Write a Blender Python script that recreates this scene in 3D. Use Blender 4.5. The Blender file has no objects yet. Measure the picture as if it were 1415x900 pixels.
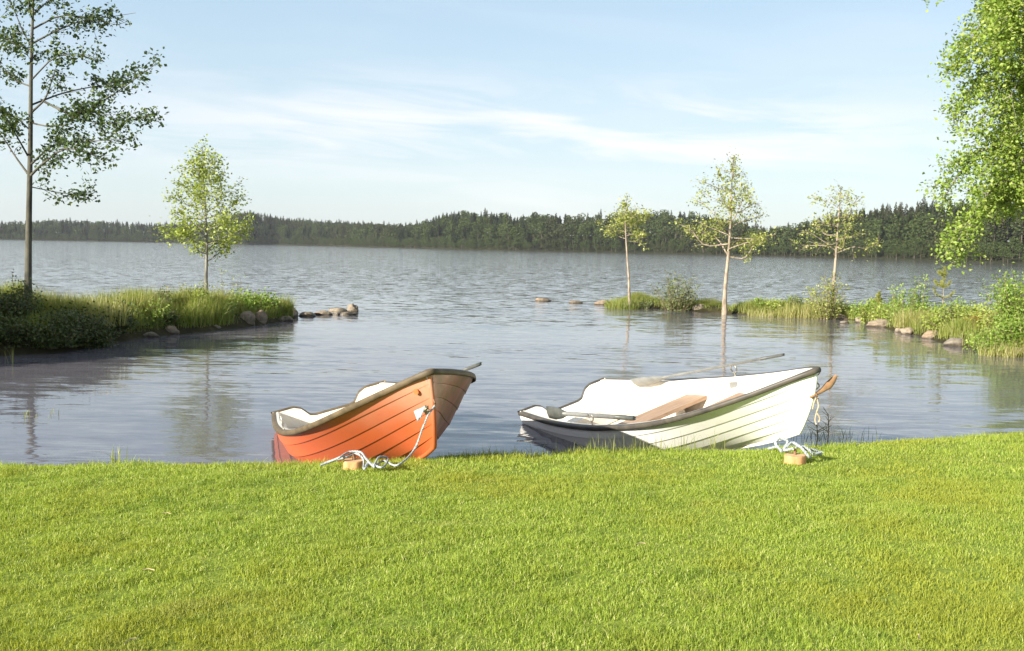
import bpy, bmesh, math, random
import numpy as np
from mathutils import Vector, noise as mnoise

rad = math.radians
rng = np.random.default_rng(11)
random.seed(5)
sc = bpy.context.scene
COL = sc.collection

# ------------------------------------------------------------------ camera, sky, sun, exposure
F, CX, CY, H = 1376.0, 707.5, 450.0, 2.2
ROLL = math.atan(.0185)
PITCH = math.atan((450 - 341.6) / F)
cam = bpy.data.cameras.new('camera')
cam.sensor_fit = 'HORIZONTAL'
cam.sensor_width = 36.0
cam.lens = F / 1415 * 36
cam.clip_start = .05
cam.clip_end = 12000
camo = bpy.data.objects.new('camera', cam)
COL.objects.link(camo)
cp, sp_, cr, sr = math.cos(PITCH), math.sin(PITCH), math.cos(ROLL), math.sin(ROLL)
fwd = Vector((0, cp, -sp_)); up0 = Vector((0, sp_, cp)); rt0 = Vector((1, 0, 0))
rt = rt0 * cr + up0 * sr
up = up0 * cr - rt0 * sr
from mathutils import Matrix
camo.matrix_world = Matrix(((rt.x, up.x, -fwd.x, 0), (rt.y, up.y, -fwd.y, 0), (rt.z, up.z, -fwd.z, H), (0, 0, 0, 1)))
sc.camera = camo

SUN_EL, SUN_AZ = rad(20.5), rad(228)          # azimuth clockwise from +Y: behind the viewer, to the left
sdir = Vector((math.sin(SUN_AZ) * math.cos(SUN_EL), math.cos(SUN_AZ) * math.cos(SUN_EL), math.sin(SUN_EL)))
sl = bpy.data.lights.new('sun', 'SUN')
sl.energy = 5.0
sl.angle = rad(.53)
sl.color = (1, .93, .80)
slo = bpy.data.objects.new('sun', sl)
COL.objects.link(slo)
slo.rotation_euler = sdir.to_track_quat('Z', 'Y').to_euler()

sc.view_settings.view_transform = 'Standard'
sc.view_settings.look = 'None'
sc.view_settings.exposure = 1.4
sc.view_settings.gamma = 1.0
sc.cycles.max_bounces = 6
sc.cycles.transparent_max_bounces = 6
sc.cycles.use_denoising = True


class NT:
    """small node builder"""
    def __init__(s, tree):
        s.t = tree; s.n = tree.nodes; s.l = tree.links
    def new(s, typ, **kw):
        n = s.n.new(typ)
        for k, v in kw.items():
            if k.startswith('i_'):
                n.inputs[k[2:].replace('_', ' ')].default_value = v
            else:
                setattr(n, k, v)
        return n
    def put(s, node, sock, val):
        i = node.inputs[sock]
        if hasattr(val, 'is_linked'):
            s.l.new(val, i)
        else:
            i.default_value = val
    def math(s, op, a, b=0.0, c=None):
        n = s.n.new('ShaderNodeMath'); n.operation = op
        s.put(n, 0, a); s.put(n, 1, b)
        if c is not None: s.put(n, 2, c)
        return n.outputs[0]
    def mix(s, fac, a, b, mode='MIX'):
        n = s.n.new('ShaderNodeMix'); n.data_type = 'RGBA'; n.blend_type = mode
        s.put(n, 0, fac)
        s.put(n, 6, a if hasattr(a, 'is_linked') else (*a, 1) if len(a) == 3 else a)
        s.put(n, 7, b if hasattr(b, 'is_linked') else (*b, 1) if len(b) == 3 else b)
        return n.outputs[2]
    def ramp(s, fac, stops):
        n = s.n.new('ShaderNodeValToRGB')
        e = n.color_ramp.elements
        while len(e) > 1: e.remove(e[0])
        e[0].position, e[0].color = stops[0][0], (*stops[0][1], 1)
        for p, c in stops[1:]:
            x = e.new(p); x.color = (*c, 1)
        s.l.new(fac, n.inputs[0])
        return n.outputs[0]
    def noise(s, vec, scale, detail=3, rough=.55, dist=0, mapscale=None):
        if mapscale is not None:
            m = s.n.new('ShaderNodeMapping'); m.inputs['Scale'].default_value = mapscale
            s.l.new(vec, m.inputs[0]); vec = m.outputs[0]
        n = s.n.new('ShaderNodeTexNoise')
        n.inputs['Scale'].default_value = scale; n.inputs['Detail'].default_value = detail
        n.inputs['Roughness'].default_value = rough; n.inputs['Distortion'].default_value = dist
        s.l.new(vec, n.inputs['Vector'])
        return n.outputs[0]
    def rng(s, v, a, b, c=0., d=1.):
        n = s.n.new('ShaderNodeMapRange'); n.interpolation_type = 'SMOOTHSTEP'
        s.put(n, 0, v); s.put(n, 1, a); s.put(n, 2, b); s.put(n, 3, c); s.put(n, 4, d)
        return n.outputs[0]


# world: physical sky with a thin band of high cloud
w = bpy.data.worlds.new('World'); sc.world = w; w.use_nodes = True
t = NT(w.node_tree); t.n.clear()
sky = t.new('ShaderNodeTexSky', sky_type='NISHITA', sun_disc=False, sun_elevation=SUN_EL, sun_rotation=SUN_AZ,
            altitude=100, air_density=1.0, dust_density=1.0, ozone_density=1.0)
tc = t.new('ShaderNodeTexCoord')
xyz = t.new('ShaderNodeSeparateXYZ'); t.l.new(tc.outputs['Generated'], xyz.inputs[0])
az = t.math('ARCTAN2', xyz.outputs[0], xyz.outputs[1])
el = t.math('ARCSINE', xyz.outputs[2])
cv = t.new('ShaderNodeCombineXYZ')
t.l.new(t.math('ADD', az, 2.37), cv.inputs[0]); t.l.new(t.math('ADD', el, t.math('MULTIPLY', az, .05)), cv.inputs[1])
n1 = t.noise(cv.outputs[0], 1.0, 6, .58, .6, (4.2, 30, 1))
n2 = t.noise(cv.outputs[0], 1.0, 4, .5, .2, (2.2, 11, 1))
band = t.math('MULTIPLY', t.rng(el, rad(2.5), rad(5.5)), t.rng(el, rad(11), rad(6.8)))
wisp = t.math('MULTIPLY', t.math('MULTIPLY', t.rng(n1, .36, .70), band), t.math('ADD', .35, t.math('MULTIPLY', .65, t.math('MULTIPLY', t.rng(az, -.42, -.12), t.rng(az, .46, .22)))))
low = t.math('MULTIPLY', t.rng(n2, .5, .7), t.rng(el, rad(6), rad(1.0)))
veil = t.math('MULTIPLY', t.rng(n2, .42, .75), t.rng(el, rad(40), rad(5)))
cl = t.math('MAXIMUM', t.math('MULTIPLY', wisp, .68), t.math('MAXIMUM', t.math('MULTIPLY', low, .45), t.math('MULTIPLY', veil, .16)))
haze_c = t.ramp(t.math('DIVIDE', el, rad(60)), [(0, (3.15, 3.55, 3.85)), (.10, (2.8, 3.45, 3.9)), (.22, (2.35, 3.15, 3.85)), (.34, (3.3, 3.6, 3.9)), (1, (2.6, 3.0, 3.5))])  # band above the view brightened to lift the water
skyc = t.mix(.76, sky.outputs[0], haze_c)            # thin bright summer haze over the clear sky
skyc = t.mix(cl, skyc, (5.3, 5.0, 5.1))
bg = t.new('ShaderNodeBackground', i_Strength=.085)
t.l.new(skyc, bg.inputs[0])
wo = t.new('ShaderNodeOutputWorld'); t.l.new(bg.outputs[0], wo.inputs[0])


# ------------------------------------------------------------------ helpers
def at(px, py, z=0.0, y=None):
    """world point seen at a photo pixel, at height z (or at depth y)"""
    a, b = px - CX, py - CY
    X = a * cr + b * sr; Y = -a * sr + b * cr
    d = np.array([X / F, cp - Y / F * sp_, -sp_ - Y / F * cp])
    k = (z - H) / d[2] if y is None else y / d[1]
    return np.array([0, 0, H]) + k * d


def tag(o, label=None, cat=None, group=None, kind=None):
    if label: o['label'] = label
    if cat: o['category'] = cat
    if group: o['group'] = group
    if kind: o['kind'] = kind
    return o


def thing(name, label, cat, loc=(0, 0, 0), group=None):
    o = bpy.data.objects.new(name, None); COL.objects.link(o)
    o.location = Vector([float(v) for v in loc]); o.empty_display_size = .2
    return tag(o, label, cat, group)


def link(name, me, mat=None, parent=None):
    o = bpy.data.objects.new(name, me); COL.objects.link(o)
    if mat is not None:
        me.materials.clear(); me.materials.append(mat)
    if parent is not None: o.parent = parent
    return o


def mesh(name, V, polys, smooth=False):
    """V: Nx3; polys: list of int arrays (each MxK)"""
    me = bpy.data.meshes.new(name)
    V = np.asarray(V, np.float32)
    polys = [np.asarray(p, np.int32) for p in polys if len(p)]
    nl = sum(p.size for p in polys); npoly = sum(len(p) for p in polys)
    me.vertices.add(len(V)); me.vertices.foreach_set('co', V.ravel())
    me.loops.add(nl); me.polygons.add(npoly)
    me.loops.foreach_set('vertex_index', np.concatenate([p.ravel() for p in polys]))
    tot = np.concatenate([np.full(len(p), p.shape[1], np.int32) for p in polys])
    st = np.concatenate([[0], np.cumsum(tot)[:-1]]).astype(np.int32)
    me.polygons.foreach_set('loop_start', st)
    try: me.polygons.foreach_set('loop_total', tot)
    except Exception: pass
    me.polygons.foreach_set('use_smooth', np.full(npoly, smooth, bool))
    me.update(calc_edges=True); me.validate()
    return me


class MB:
    """collects geometry for one mesh"""
    def __init__(s): s.V = []; s.P = []; s.n = 0
    def add(s, V, polys):
        V = np.asarray(V, float)
        for p in polys: s.P.append(np.asarray(p, np.int32) + s.n)
        s.V.append(V); s.n += len(V)
    def grid(s, G, close_u=False, close_v=False, flip=False):
        """G: (a,b,3)"""
        a, b = G.shape[:2]
        i = np.arange(a * b).reshape(a, b)
        if close_u: i = np.concatenate([i, i[:1]], 0)
        if close_v: i = np.concatenate([i, i[:, :1]], 1)
        q = np.stack([i[:-1, :-1], i[1:, :-1], i[1:, 1:], i[:-1, 1:]], -1).reshape(-1, 4)
        s.add(G.reshape(-1, 3), [q[:, ::-1] if flip else q])
    def tube(s, pts, r, sides=6, caps=True):
        pts = np.asarray(pts, float); n = len(pts)
        r = np.broadcast_to(np.asarray(r, float), (n,))
        tg = np.gradient(pts, axis=0); tg /= np.linalg.norm(tg, axis=1)[:, None] + 1e-9
        ref = np.array([.13, .21, 1.0]) if abs(tg[:, 2]).mean() < .8 else np.array([1., .17, .1])
        u = np.cross(tg, ref); u /= np.linalg.norm(u, axis=1)[:, None] + 1e-9
        v = np.cross(tg, u)
        a = np.linspace(0, 2 * np.pi, sides, endpoint=False)
        G = pts[:, None] + r[:, None, None] * (np.cos(a)[None, :, None] * u[:, None] + np.sin(a)[None, :, None] * v[:, None])
        k = s.n
        s.grid(G, close_v=True)
        if caps:
            s.P.append(np.array([np.arange(sides)[::-1] + k])); s.P.append(np.array([np.arange(sides) + k + (n - 1) * sides]))
    def box(s, c, size, M=None):
        c = np.asarray(c, float); h = np.asarray(size, float) / 2
        v = np.array([[x, y, z] for x in (-1, 1) for y in (-1, 1) for z in (-1, 1)]) * h
        if M is not None: v = v @ np.asarray(M).T
        s.add(v + c, [np.array([[0, 1, 3, 2], [4, 6, 7, 5], [0, 4, 5, 1], [2, 3, 7, 6], [0, 2, 6, 4], [1, 5, 7, 3]])])
    def build(s, name, mat=None, parent=None, smooth=False):
        byk = {}
        for p in s.P: byk.setdefault(p.shape[1], []).append(p)
        me = mesh(name, np.concatenate(s.V), [np.concatenate(v) for v in byk.values()], smooth)
        return link(name, me, mat, parent)


def bevel(o, wdt=.01, seg=2):
    m = o.modifiers.new('bevel', 'BEVEL'); m.width = wdt; m.segments = seg; m.limit_method = 'ANGLE'
    return o


def catmull(P, n):
    P = np.asarray(P, float)
    Q = np.concatenate([[2 * P[0] - P[1]], P, [2 * P[-1] - P[-2]]])
    out = []
    u = np.linspace(0, len(P) - 1, n)
    for x in u:
        i = min(int(x), len(P) - 2); f = x - i
        a, b, c, d = Q[i:i + 4]
        out.append(.5 * (2 * b + (c - a) * f + (2 * a - 5 * b + 4 * c - d) * f * f + (3 * b - a - 3 * c + d) * f ** 3))
    return np.array(out)


def hermite(tt, xs, ys):
    xs = np.array(xs, float); ys = np.array(ys, float); m = np.gradient(ys, xs)
    tt = np.asarray(tt, float)
    i = np.clip(np.searchsorted(xs, tt) - 1, 0, len(xs) - 2); h = xs[i + 1] - xs[i]; u = (tt - xs[i]) / h
    return (2*u**3 - 3*u**2 + 1)*ys[i] + (u**3 - 2*u**2 + u)*h*m[i] + (-2*u**3 + 3*u**2)*ys[i+1] + (u**3 - u**2)*h*m[i+1]


def unit(v): return v / (np.linalg.norm(v, axis=-1, keepdims=True) + 1e-9)


def leaves(C, size, wid=.62, upbias=.5, r=None):
    """one rhombic leaf quad per centre"""
    r = r or rng
    C = np.asarray(C, float); n = len(C)
    nrm = r.normal(size=(n, 3)); nrm[:, 2] = np.abs(nrm[:, 2]) + upbias; nrm = unit(nrm)
    d = unit(np.cross(nrm, r.normal(size=(n, 3))))
    s_ = np.cross(nrm, d)
    L = (size * r.uniform(.65, 1.25, n))[:, None]
    k = r.uniform(-.18, .18, n)[:, None]
    V = np.stack([C - d * L * .5, C + s_ * L * wid * .5 + d * L * k * .4, C + d * L * .5 - nrm * L * .12, C - s_ * L * wid * .5 + d * L * k * .4], 1)
    return V.reshape(-1, 3), np.arange(4 * n).reshape(n, 4)


def blades(B, hgt, wdt, lean, r=None):
    """grass blades: 5 vertices each, rooted at B"""
    r = r or rng
    n = len(B); a = r.uniform(0, 2 * np.pi, n)
    side = np.stack([np.cos(a), np.sin(a), 0 * a], 1) * (np.broadcast_to(wdt, (n,)) * .5)[:, None]
    b = r.uniform(0, 2 * np.pi, n)
    h = np.broadcast_to(hgt, (n,))[:, None]
    ln = np.stack([np.cos(b), np.sin(b), 0 * b], 1) * (np.abs(r.normal(0, 1, n)) * lean)[:, None] * h
    z = np.array([0, 0, 1.0])
    V = np.stack([B - side, B + side, B + side * .8 + ln * .3 + z * h * .55, B - side * .8 + ln * .3 + z * h * .55,
                  B + ln + z * h * (1 - .25 * np.minimum(1, (ln ** 2).sum(1, keepdims=True) / (h * h + 1e-9)))], 1)
    i = np.arange(n)[:, None] * 5
    return V.reshape(-1, 3), i + np.array([[0, 1, 2, 3]]), i + np.array([[3, 2, 4]])


# ------------------------------------------------------------------ materials
def newmat(name):
    m = bpy.data.materials.new(name); m.use_nodes = True
    t = NT(m.node_tree); t.n.clear()
    out = t.new('ShaderNodeOutputMaterial')
    return m, t, out


def principled(t, out, color, rough=.5, spec=.5, bump=None, bstr=.3, bdist=.01, **kw):
    p = t.new('ShaderNodeBsdfPrincipled')
    t.put(p, 'Base Color', color if hasattr(color, 'is_linked') else (*color, 1))
    t.put(p, 'Roughness', rough); t.put(p, 'Specular IOR Level', spec)
    for k, v in kw.items(): t.put(p, k.replace('_', ' '), v)
    if bump is not None:
        b = t.new('ShaderNodeBump', i_Strength=bstr, i_Distance=bdist)
        t.l.new(bump, b.inputs['Height']); t.l.new(b.outputs[0], p.inputs['Normal'])
    t.l.new(p.outputs[0], out.inputs[0])
    return p


def leafmat(name, stops, trans=.35, patch=None, pscale=.5, rough=.45, spec=.35, deep=None):
    """foliage: tint varies leaf by leaf and in patches; light comes through the blade"""
    m, t, out = newmat(name)
    geo = t.new('ShaderNodeNewGeometry')
    col = t.ramp(geo.outputs['Random Per Island'], stops)
    if patch is not None:
        nz = t.noise(geo.outputs['Position'], pscale, 3)
        col = t.mix(t.rng(nz, .45, .68), col, patch)
        if deep:
            nd = t.noise(geo.outputs['Position'], 2.6, 4, .6)
            col = t.mix(t.rng(nd, .54, .72, 0, .5), col, deep)
            nw = t.noise(geo.outputs['Position'], .9, 4, .6, .4, (1, 1.8, 1))
            col = t.mix(t.rng(nw, .60, .74, 0, .45), col, (.33, .31, .10))
    p = t.new('ShaderNodeBsdfPrincipled')
    t.l.new(col, p.inputs['Base Color']); p.inputs['Roughness'].default_value = rough
    p.inputs['Specular IOR Level'].default_value = spec
    tr = t.new('ShaderNodeBsdfTranslucent')
    t.l.new(t.mix(1.0, col, (1.25, 1.2, .55), 'MULTIPLY'), tr.inputs[0])
    mx = t.new('ShaderNodeMixShader'); mx.inputs[0].default_value = trans
    t.l.new(p.outputs[0], mx.inputs[1]); t.l.new(tr.outputs[0], mx.inputs[2]); t.l.new(mx.outputs[0], out.inputs[0])
    return m


def barkmat(name, a, b, scale=6):
    m, t, out = newmat(name)
    tc = t.new('ShaderNodeTexCoord')
    nz = t.noise(tc.outputs['Object'], scale, 5, .65, .3, (1, 1, .35))
    nb = t.noise(tc.outputs['Object'], scale * 4, 4, .6, 0, (1, 1, .5))
    principled(t, out, t.ramp(nz, [(.35, a), (.62, b)]), .85, .2, nb, .6, .01)
    return m


M = {}
M['lawn'] = leafmat('lawn_grass', [(0, (.165, .25, .032)), (.35, (.25, .34, .042)), (.75, (.325, .405, .062)), (.93, (.41, .45, .105)), (1, (.52, .49, .23))],
                    .4, (.30, .335, .045), .7, deep=(.13, .22, .03))
M['reed'] = leafmat('tall_grass', [(0, (.12, .17, .025)), (.5, (.19, .24, .04)), (.85, (.28, .30, .08)), (1, (.42, .37, .18))], .4, (.24, .25, .07), .6)
M['reed_pale'] = leafmat('dry_grass', [(0, (.20, .23, .05)), (.5, (.32, .32, .10)), (1, (.48, .43, .24))], .4)
M['alder'] = leafmat('alder_leaf', [(0, (.035, .065, .018)), (.6, (.055, .095, .022)), (1, (.10, .13, .03))], .28)
M['aspen'] = leafmat('aspen_leaf', [(0, (.18, .24, .04)), (.6, (.28, .35, .06)), (1, (.40, .44, .14))], .35)
M['pale'] = leafmat('pale_leaf', [(0, (.19, .23, .05)), (.6, (.29, .33, .08)), (1, (.42, .43, .16))], .38)
M['birch'] = leafmat('birch_leaf', [(0, (.14, .23, .035)), (.5, (.23, .33, .05)), (1, (.36, .42, .12))], .38)
M['shrub'] = leafmat('shrub_leaf', [(0, (.035, .055, .014)), (.6, (.06, .085, .02)), (1, (.12, .14, .035))], .22)
M['willow'] = leafmat('willow_leaf', [(0, (.09, .12, .045)), (.6, (.14, .17, .06)), (1, (.22, .24, .10))], .3)
M['fresh'] = leafmat('fresh_leaf', [(0, (.13, .22, .03)), (.6, (.21, .31, .05)), (1, (.32, .40, .10))], .38)
M['fern'] = leafmat('rusty_fern', [(0, (.22, .16, .04)), (.5, (.30, .22, .05)), (1, (.22, .25, .05))], .35)
M['needle'] = leafmat('pine_needle', [(0, (.16, .19, .04)), (.5, (.24, .26, .06)), (1, (.34, .34, .10))], .3)
M['spruce'] = leafmat('spruce_far', [(0, (.018, .030, .014)), (.6, (.028, .043, .018)), (1, (.05, .062, .024))], .12, (.05, .05, .025), .02, .7, .1)
M['grove'] = leafmat('broadleaf_far', [(0, (.035, .055, .018)), (.6, (.055, .078, .024)), (1, (.085, .105, .035))], .2, (.05, .06, .025), .02, .7, .1)
M['bark_grey'] = barkmat('bark_grey', (.10, .095, .075), (.24, .225, .18))
M['bark_shaded'] = barkmat('bark_shaded', (.045, .043, .033), (.11, .105, .08))  # the tall alder's shade is put into this darker bark colour
M['bark_pale'] = barkmat('bark_pale', (.14, .11, .08), (.34, .28, .215), 9)
M['bark_far'] = barkmat('bark_far', (.04, .033, .025), (.10, .085, .065), .6)
M['twig'] = barkmat('twig_brown', (.12, .09, .06), (.22, .17, .11), 12)


def soil():
    m, t, out = newmat('soil')
    geo = t.new('ShaderNodeNewGeometry')
    nz = t.noise(geo.outputs['Position'], 3, 6, .65)
    principled(t, out, t.ramp(nz, [(.3, (.02, .018, .010)), (.6, (.045, .04, .018)), (.8, (.08, .062, .035))]), .95, .1, nz, .8, .05)
    return m
M['soil'] = soil()


def lawnsoil():
    m, t, out = newmat('lawn_soil')
    geo = t.new('ShaderNodeNewGeometry')
    nz = t.noise(geo.outputs['Position'], 9, 6, .65)
    principled(t, out, t.ramp(nz, [(.3, (.12, .17, .025)), (.6, (.20, .25, .04)), (.85, (.25, .24, .07))]), .95, .1, nz, .8, .03)
    return m
M['lawn_soil'] = lawnsoil()


def rockmat():
    m, t, out = newmat('granite')
    tc = t.new('ShaderNodeTexCoord'); geo = t.new('ShaderNodeNewGeometry'); oi = t.new('ShaderNodeObjectInfo')
    nz = t.noise(tc.outputs['Object'], 5, 6, .65); sp = t.noise(tc.outputs['Object'], 60, 2, .5)
    base = t.ramp(oi.outputs['Random'], [(0, (.22, .155, .10)), (.5, (.24, .19, .14)), (1, (.19, .165, .135))])
    c = t.mix(t.rng(nz, .4, .66), base, (.10, .085, .055))
    c = t.mix(t.rng(sp, .55, .7, 0, .5), c, (.32, .29, .25))
    xyz = t.new('ShaderNodeSeparateXYZ'); t.l.new(geo.outputs['Position'], xyz.inputs[0])
    wet = t.rng(t.math('ADD', xyz.outputs[2], t.math('MULTIPLY', nz, -.06)), .05, -.01)   # the wet foot of the stone
    c = t.mix(t.math('MULTIPLY', wet, .75), c, (.05, .042, .03))
    principled(t, out, c, t.math('SUBTRACT', .85, t.math('MULTIPLY', wet, .5)), .3, nz, .7, .04)
    return m
M['rock'] = rockmat()


def watermat():
    m, t, out = newmat('lake_water')
    geo = t.new('ShaderNodeNewGeometry')
    pos = geo.outputs['Position']
    xyz = t.new('ShaderNodeSeparateXYZ'); t.l.new(pos, xyz.inputs[0])
    far = t.rng(xyz.outputs[1], 14, 55)
    calm = t.noise(pos, 1.0, 3, .5, .6, (.07, .22, 1))
    gust = t.rng(calm, .36, .62, .35, 1.15)
    def slopes(ms, detail, rough, dist):
        mp = t.new('ShaderNodeMapping'); mp.inputs['Scale'].default_value = ms; t.l.new(pos, mp.inputs[0])
        n = t.new('ShaderNodeTexNoise'); t.l.new(mp.outputs[0], n.inputs['Vector'])
        n.inputs['Scale'].default_value = 1; n.inputs['Detail'].default_value = detail
        n.inputs['Roughness'].default_value = rough; n.inputs['Distortion'].default_value = dist
        sx = t.new('ShaderNodeSeparateColor'); t.l.new(n.outputs[1], sx.inputs[0])
        return t.math('SUBTRACT', sx.outputs[0], .5), t.math('SUBTRACT', sx.outputs[1], .5)
    ax, ay = slopes((.8, 5.2, 1), 3, .55, .35)       # long ripple crests
    bx, by = slopes((3.6, 15.0, 1), 2, .5, .3)        # short ripples between them
    cx, cy = slopes((1.7, 3.4, 1), 4, .7, .2)       # wind chop out on the open lake
    near = t.math('MULTIPLY', gust, t.math('SUBTRACT', 1.0, t.math('MULTIPLY', far, .45)))
    wa = t.math('MULTIPLY', near, .22); wb = t.math('MULTIPLY', near, .15); wc = t.math('ADD', .05, t.math('MULTIPLY', far, .42))
    mul = lambda a, b: t.math('MULTIPLY', a, b)
    ny = t.math('ADD', t.math('ADD', mul(ay, wa), mul(by, wb)), mul(cy, wc))
    nx = mul(t.math('ADD', t.math('ADD', mul(ax, wa), mul(bx, wb)), mul(cx, wc)), .55)
    cv = t.new('ShaderNodeCombineXYZ'); t.l.new(nx, cv.inputs[0]); t.l.new(ny, cv.inputs[1]); cv.inputs[2].default_value = 1
    nm = t.new('ShaderNodeVectorMath', operation='NORMALIZE'); t.l.new(cv.outputs[0], nm.inputs[0])
    p = t.new('ShaderNodeBsdfPrincipled')
    p.inputs['Base Color'].default_value = (.112, .106, .122, 1)
    p.inputs['Roughness'].default_value = .05
    p.inputs['IOR'].default_value = 1.333
    t.l.new(nm.outputs[0], p.inputs['Normal'])
    t.l.new(p.outputs[0], out.inputs[0])
    return m
M['water'] = watermat()


def gelcoat(name, base, faded, dirt, drough=.32, hi=.62, side_brown=None, fx=.05):
    m, t, out = newmat(name)
    tc = t.new('ShaderNodeTexCoord')
    ob = tc.outputs['Object']
    xyz = t.new('ShaderNodeSeparateXYZ'); t.l.new(ob, xyz.inputs[0])
    big = t.noise(ob, 2.2, 5, .6); streak = t.noise(ob, 1.0, 5, .65, .2, (9, 9, 1.2)); fine = t.noise(ob, 40, 3, .6)
    hz = t.math('ADD', xyz.outputs[2], t.math('MULTIPLY', xyz.outputs[0], fx))
    f = t.math('MULTIPLY', t.rng(t.math('ADD', hz, t.math('MULTIPLY', t.math('SUBTRACT', big, .5), .5)), .25 + fx * 5, 1.0 + fx * 5), hi)
    c = t.mix(f, base, faded)
    c = t.mix(t.rng(streak, .56, .80, 0, .55), c, dirt)
    c = t.mix(t.rng(xyz.outputs[2], .30, .05, 0, .35), c, dirt)
    c = t.mix(t.rng(fine, .66, .8, 0, .25), c, dirt)
    if side_brown:      # brown tone on one side's planks only, patchy, stronger higher up
        c = t.mix(t.math('MULTIPLY', t.rng(xyz.outputs[1], .0, .12), t.rng(t.math('ADD', big, t.math('MULTIPLY', xyz.outputs[2], .25)), .42, .72, 0, .85)), c, side_brown)
    principled(t, out, c, t.rng(big, .3, .7, drough, drough + .2), .45, fine, .04, .004)
    return m
M['red_hull'] = gelcoat('red_gelcoat', (.50, .105, .036), (.54, .27, .185), (.26, .12, .055), hi=.85, side_brown=(.23, .135, .06), fx=.16)
M['white_hull'] = gelcoat('white_gelcoat', (.85, .84, .81), (.88, .875, .86), (.62, .55, .44))
M['liner'] = gelcoat('cream_liner', (.72, .66, .56), (.78, .74, .66), (.45, .36, .25), .4)


def plain(name, a, b, rough=.6, scale=8, spec=.4, metal=0., ms=(1, 1, 1), bs=.2):
    m, t, out = newmat(name)
    tc = t.new('ShaderNodeTexCoord')
    nz = t.noise(tc.outputs['Object'], scale, 5, .62, .2, ms)
    principled(t, out, t.ramp(nz, [(.32, a), (.68, b)]), rough, spec, nz, bs, .005, Metallic=metal)
    return m
M['rail'] = plain('weathered_rail', (.05, .037, .02), (.12, .088, .05), .6, 7)
M['rail_dark'] = plain('dark_rail', (.035, .032, .03), (.08, .07, .055), .5, 7)
M['wood'] = plain('thwart_wood', (.21, .135, .09), (.34, .24, .165), .6, 3, .3, 0, (12, 1.2, 12))
M['stick'] = plain('stick_wood', (.17, .095, .045), (.30, .18, .09), .6, 6, .3, 0, (2, 2, 2))
M['oar_grey'] = plain('grey_oar', (.13, .135, .13), (.20, .20, .19), .45, 9)
M['oar_dark'] = plain('dark_oar_blade', (.04, .046, .042), (.08, .083, .075), .45, 9)
M['steel'] = plain('galvanised', (.30, .29, .26), (.48, .46, .41), .45, 20, .5, .7)
M['rust'] = plain('rusty_iron', (.10, .06, .035), (.22, .12, .06), .8, 20)
M['fit'] = plain('orange_fitting', (.40, .10, .03), (.52, .16, .05), .5, 20)
M['rope'] = plain('bluish_rope', (.17, .20, .215), (.40, .43, .43), .9, 60, .1, 0, (1, 1, 1), .8)
M['rope_tan'] = plain('tan_rope', (.34, .27, .17), (.48, .40, .28), .9, 60, .1, 0, (1, 1, 1), .8)
M['log_bark'] = plain('cut_log', (.36, .17, .07), (.56, .31, .15), .8, 9, .2, 0, (3, 3, .8), .6)
M['log_top'] = plain('log_end', (.50, .30, .16), (.66, .45, .27), .85, 14, .2)
M['twine_blue'] = plain('pale_blue_plastic', (.24, .33, .38), (.40, .47, .50), .5, 14)
M['clipping'] = plain('straw', (.30, .24, .12), (.44, .37, .21), .8, 30)

M['floor_far'] = plain('forest_floor', (.018, .022, .010), (.04, .042, .018), .95, .3, .05)

# ------------------------------------------------------------------ setting: lake, lawn, spits, far shore
o = link('lake', mesh('lake', [(-3500, -60, 0), (3500, -60, 0), (3500, 3500, 0), (-3500, 3500, 0)], [[(0, 1, 2, 3)]]), M['water'])
tag(o, 'grey rippled lake water', 'lake', kind='structure')

EDGE = np.array([(-30, 26), (-20, 19), (-12, 11.5), (-7, 8.4), (-4.09, 7.89), (-2.42, 8.14), (-.65, 8.47), (1.02, 8.87), (2.69, 9.25), (5.29, 10.13), (8, 12.0), (11, 16.5), (14, 22), (30, 34)])


def edge_y(x): return np.interp(x, EDGE[:, 0], EDGE[:, 1])


def vnoise(x, y, s, seed=0):
    """cheap smooth value noise, vectorised"""
    x = np.asarray(x) * s + seed * 17.3; y = np.asarray(y) * s + seed * 7.7
    xi, yi = np.floor(x), np.floor(y); fx, fy = x - xi, y - yi
    fx = fx * fx * (3 - 2 * fx); fy = fy * fy * (3 - 2 * fy)
    def h(a, b):
        v = np.sin(a * 127.1 + b * 311.7 + seed) * 43758.5453
        return v - np.floor(v)
    return (h(xi, yi) * (1 - fx) + h(xi + 1, yi) * fx) * (1 - fy) + (h(xi, yi + 1) * (1 - fx) + h(xi + 1, yi + 1) * fx) * fy - .5


def lawn_z(x, y):
    d = edge_y(x) - y                       # metres back from the crest of the bank
    z = .402 + .046 * np.maximum(d, 0) - .06 * np.exp(-np.maximum(d, 0) * 2.5)
    z = np.where(d < 0, z - .42 * np.minimum(-d, 3) ** 1.3, z)
    return z + .05 * vnoise(x, y, .6, 1) + .022 * vnoise(x, y, 2.2, 2)


xs = np.concatenate([np.linspace(-30, -7, 30), np.linspace(-6.8, 7.8, 130), np.linspace(8, 30, 30)])
vs = np.concatenate([np.linspace(0, 1, 110), np.linspace(1.01, 1.15, 16)])
ey = edge_y(xs)
G = np.zeros((len(xs), len(vs), 3))
for i, x in enumerate(xs):
    yy = -8 + (ey[i] + 8) * np.minimum(vs, 1) + np.maximum(vs - 1, 0) * 12
    G[i, :, 0] = x; G[i, :, 1] = yy; G[i, :, 2] = lawn_z(np.full_like(yy, x), yy)
mb = MB(); mb.grid(G)
tag(mb.build('lawn_ground', M['lawn_soil'], smooth=True), kind='structure')

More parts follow.
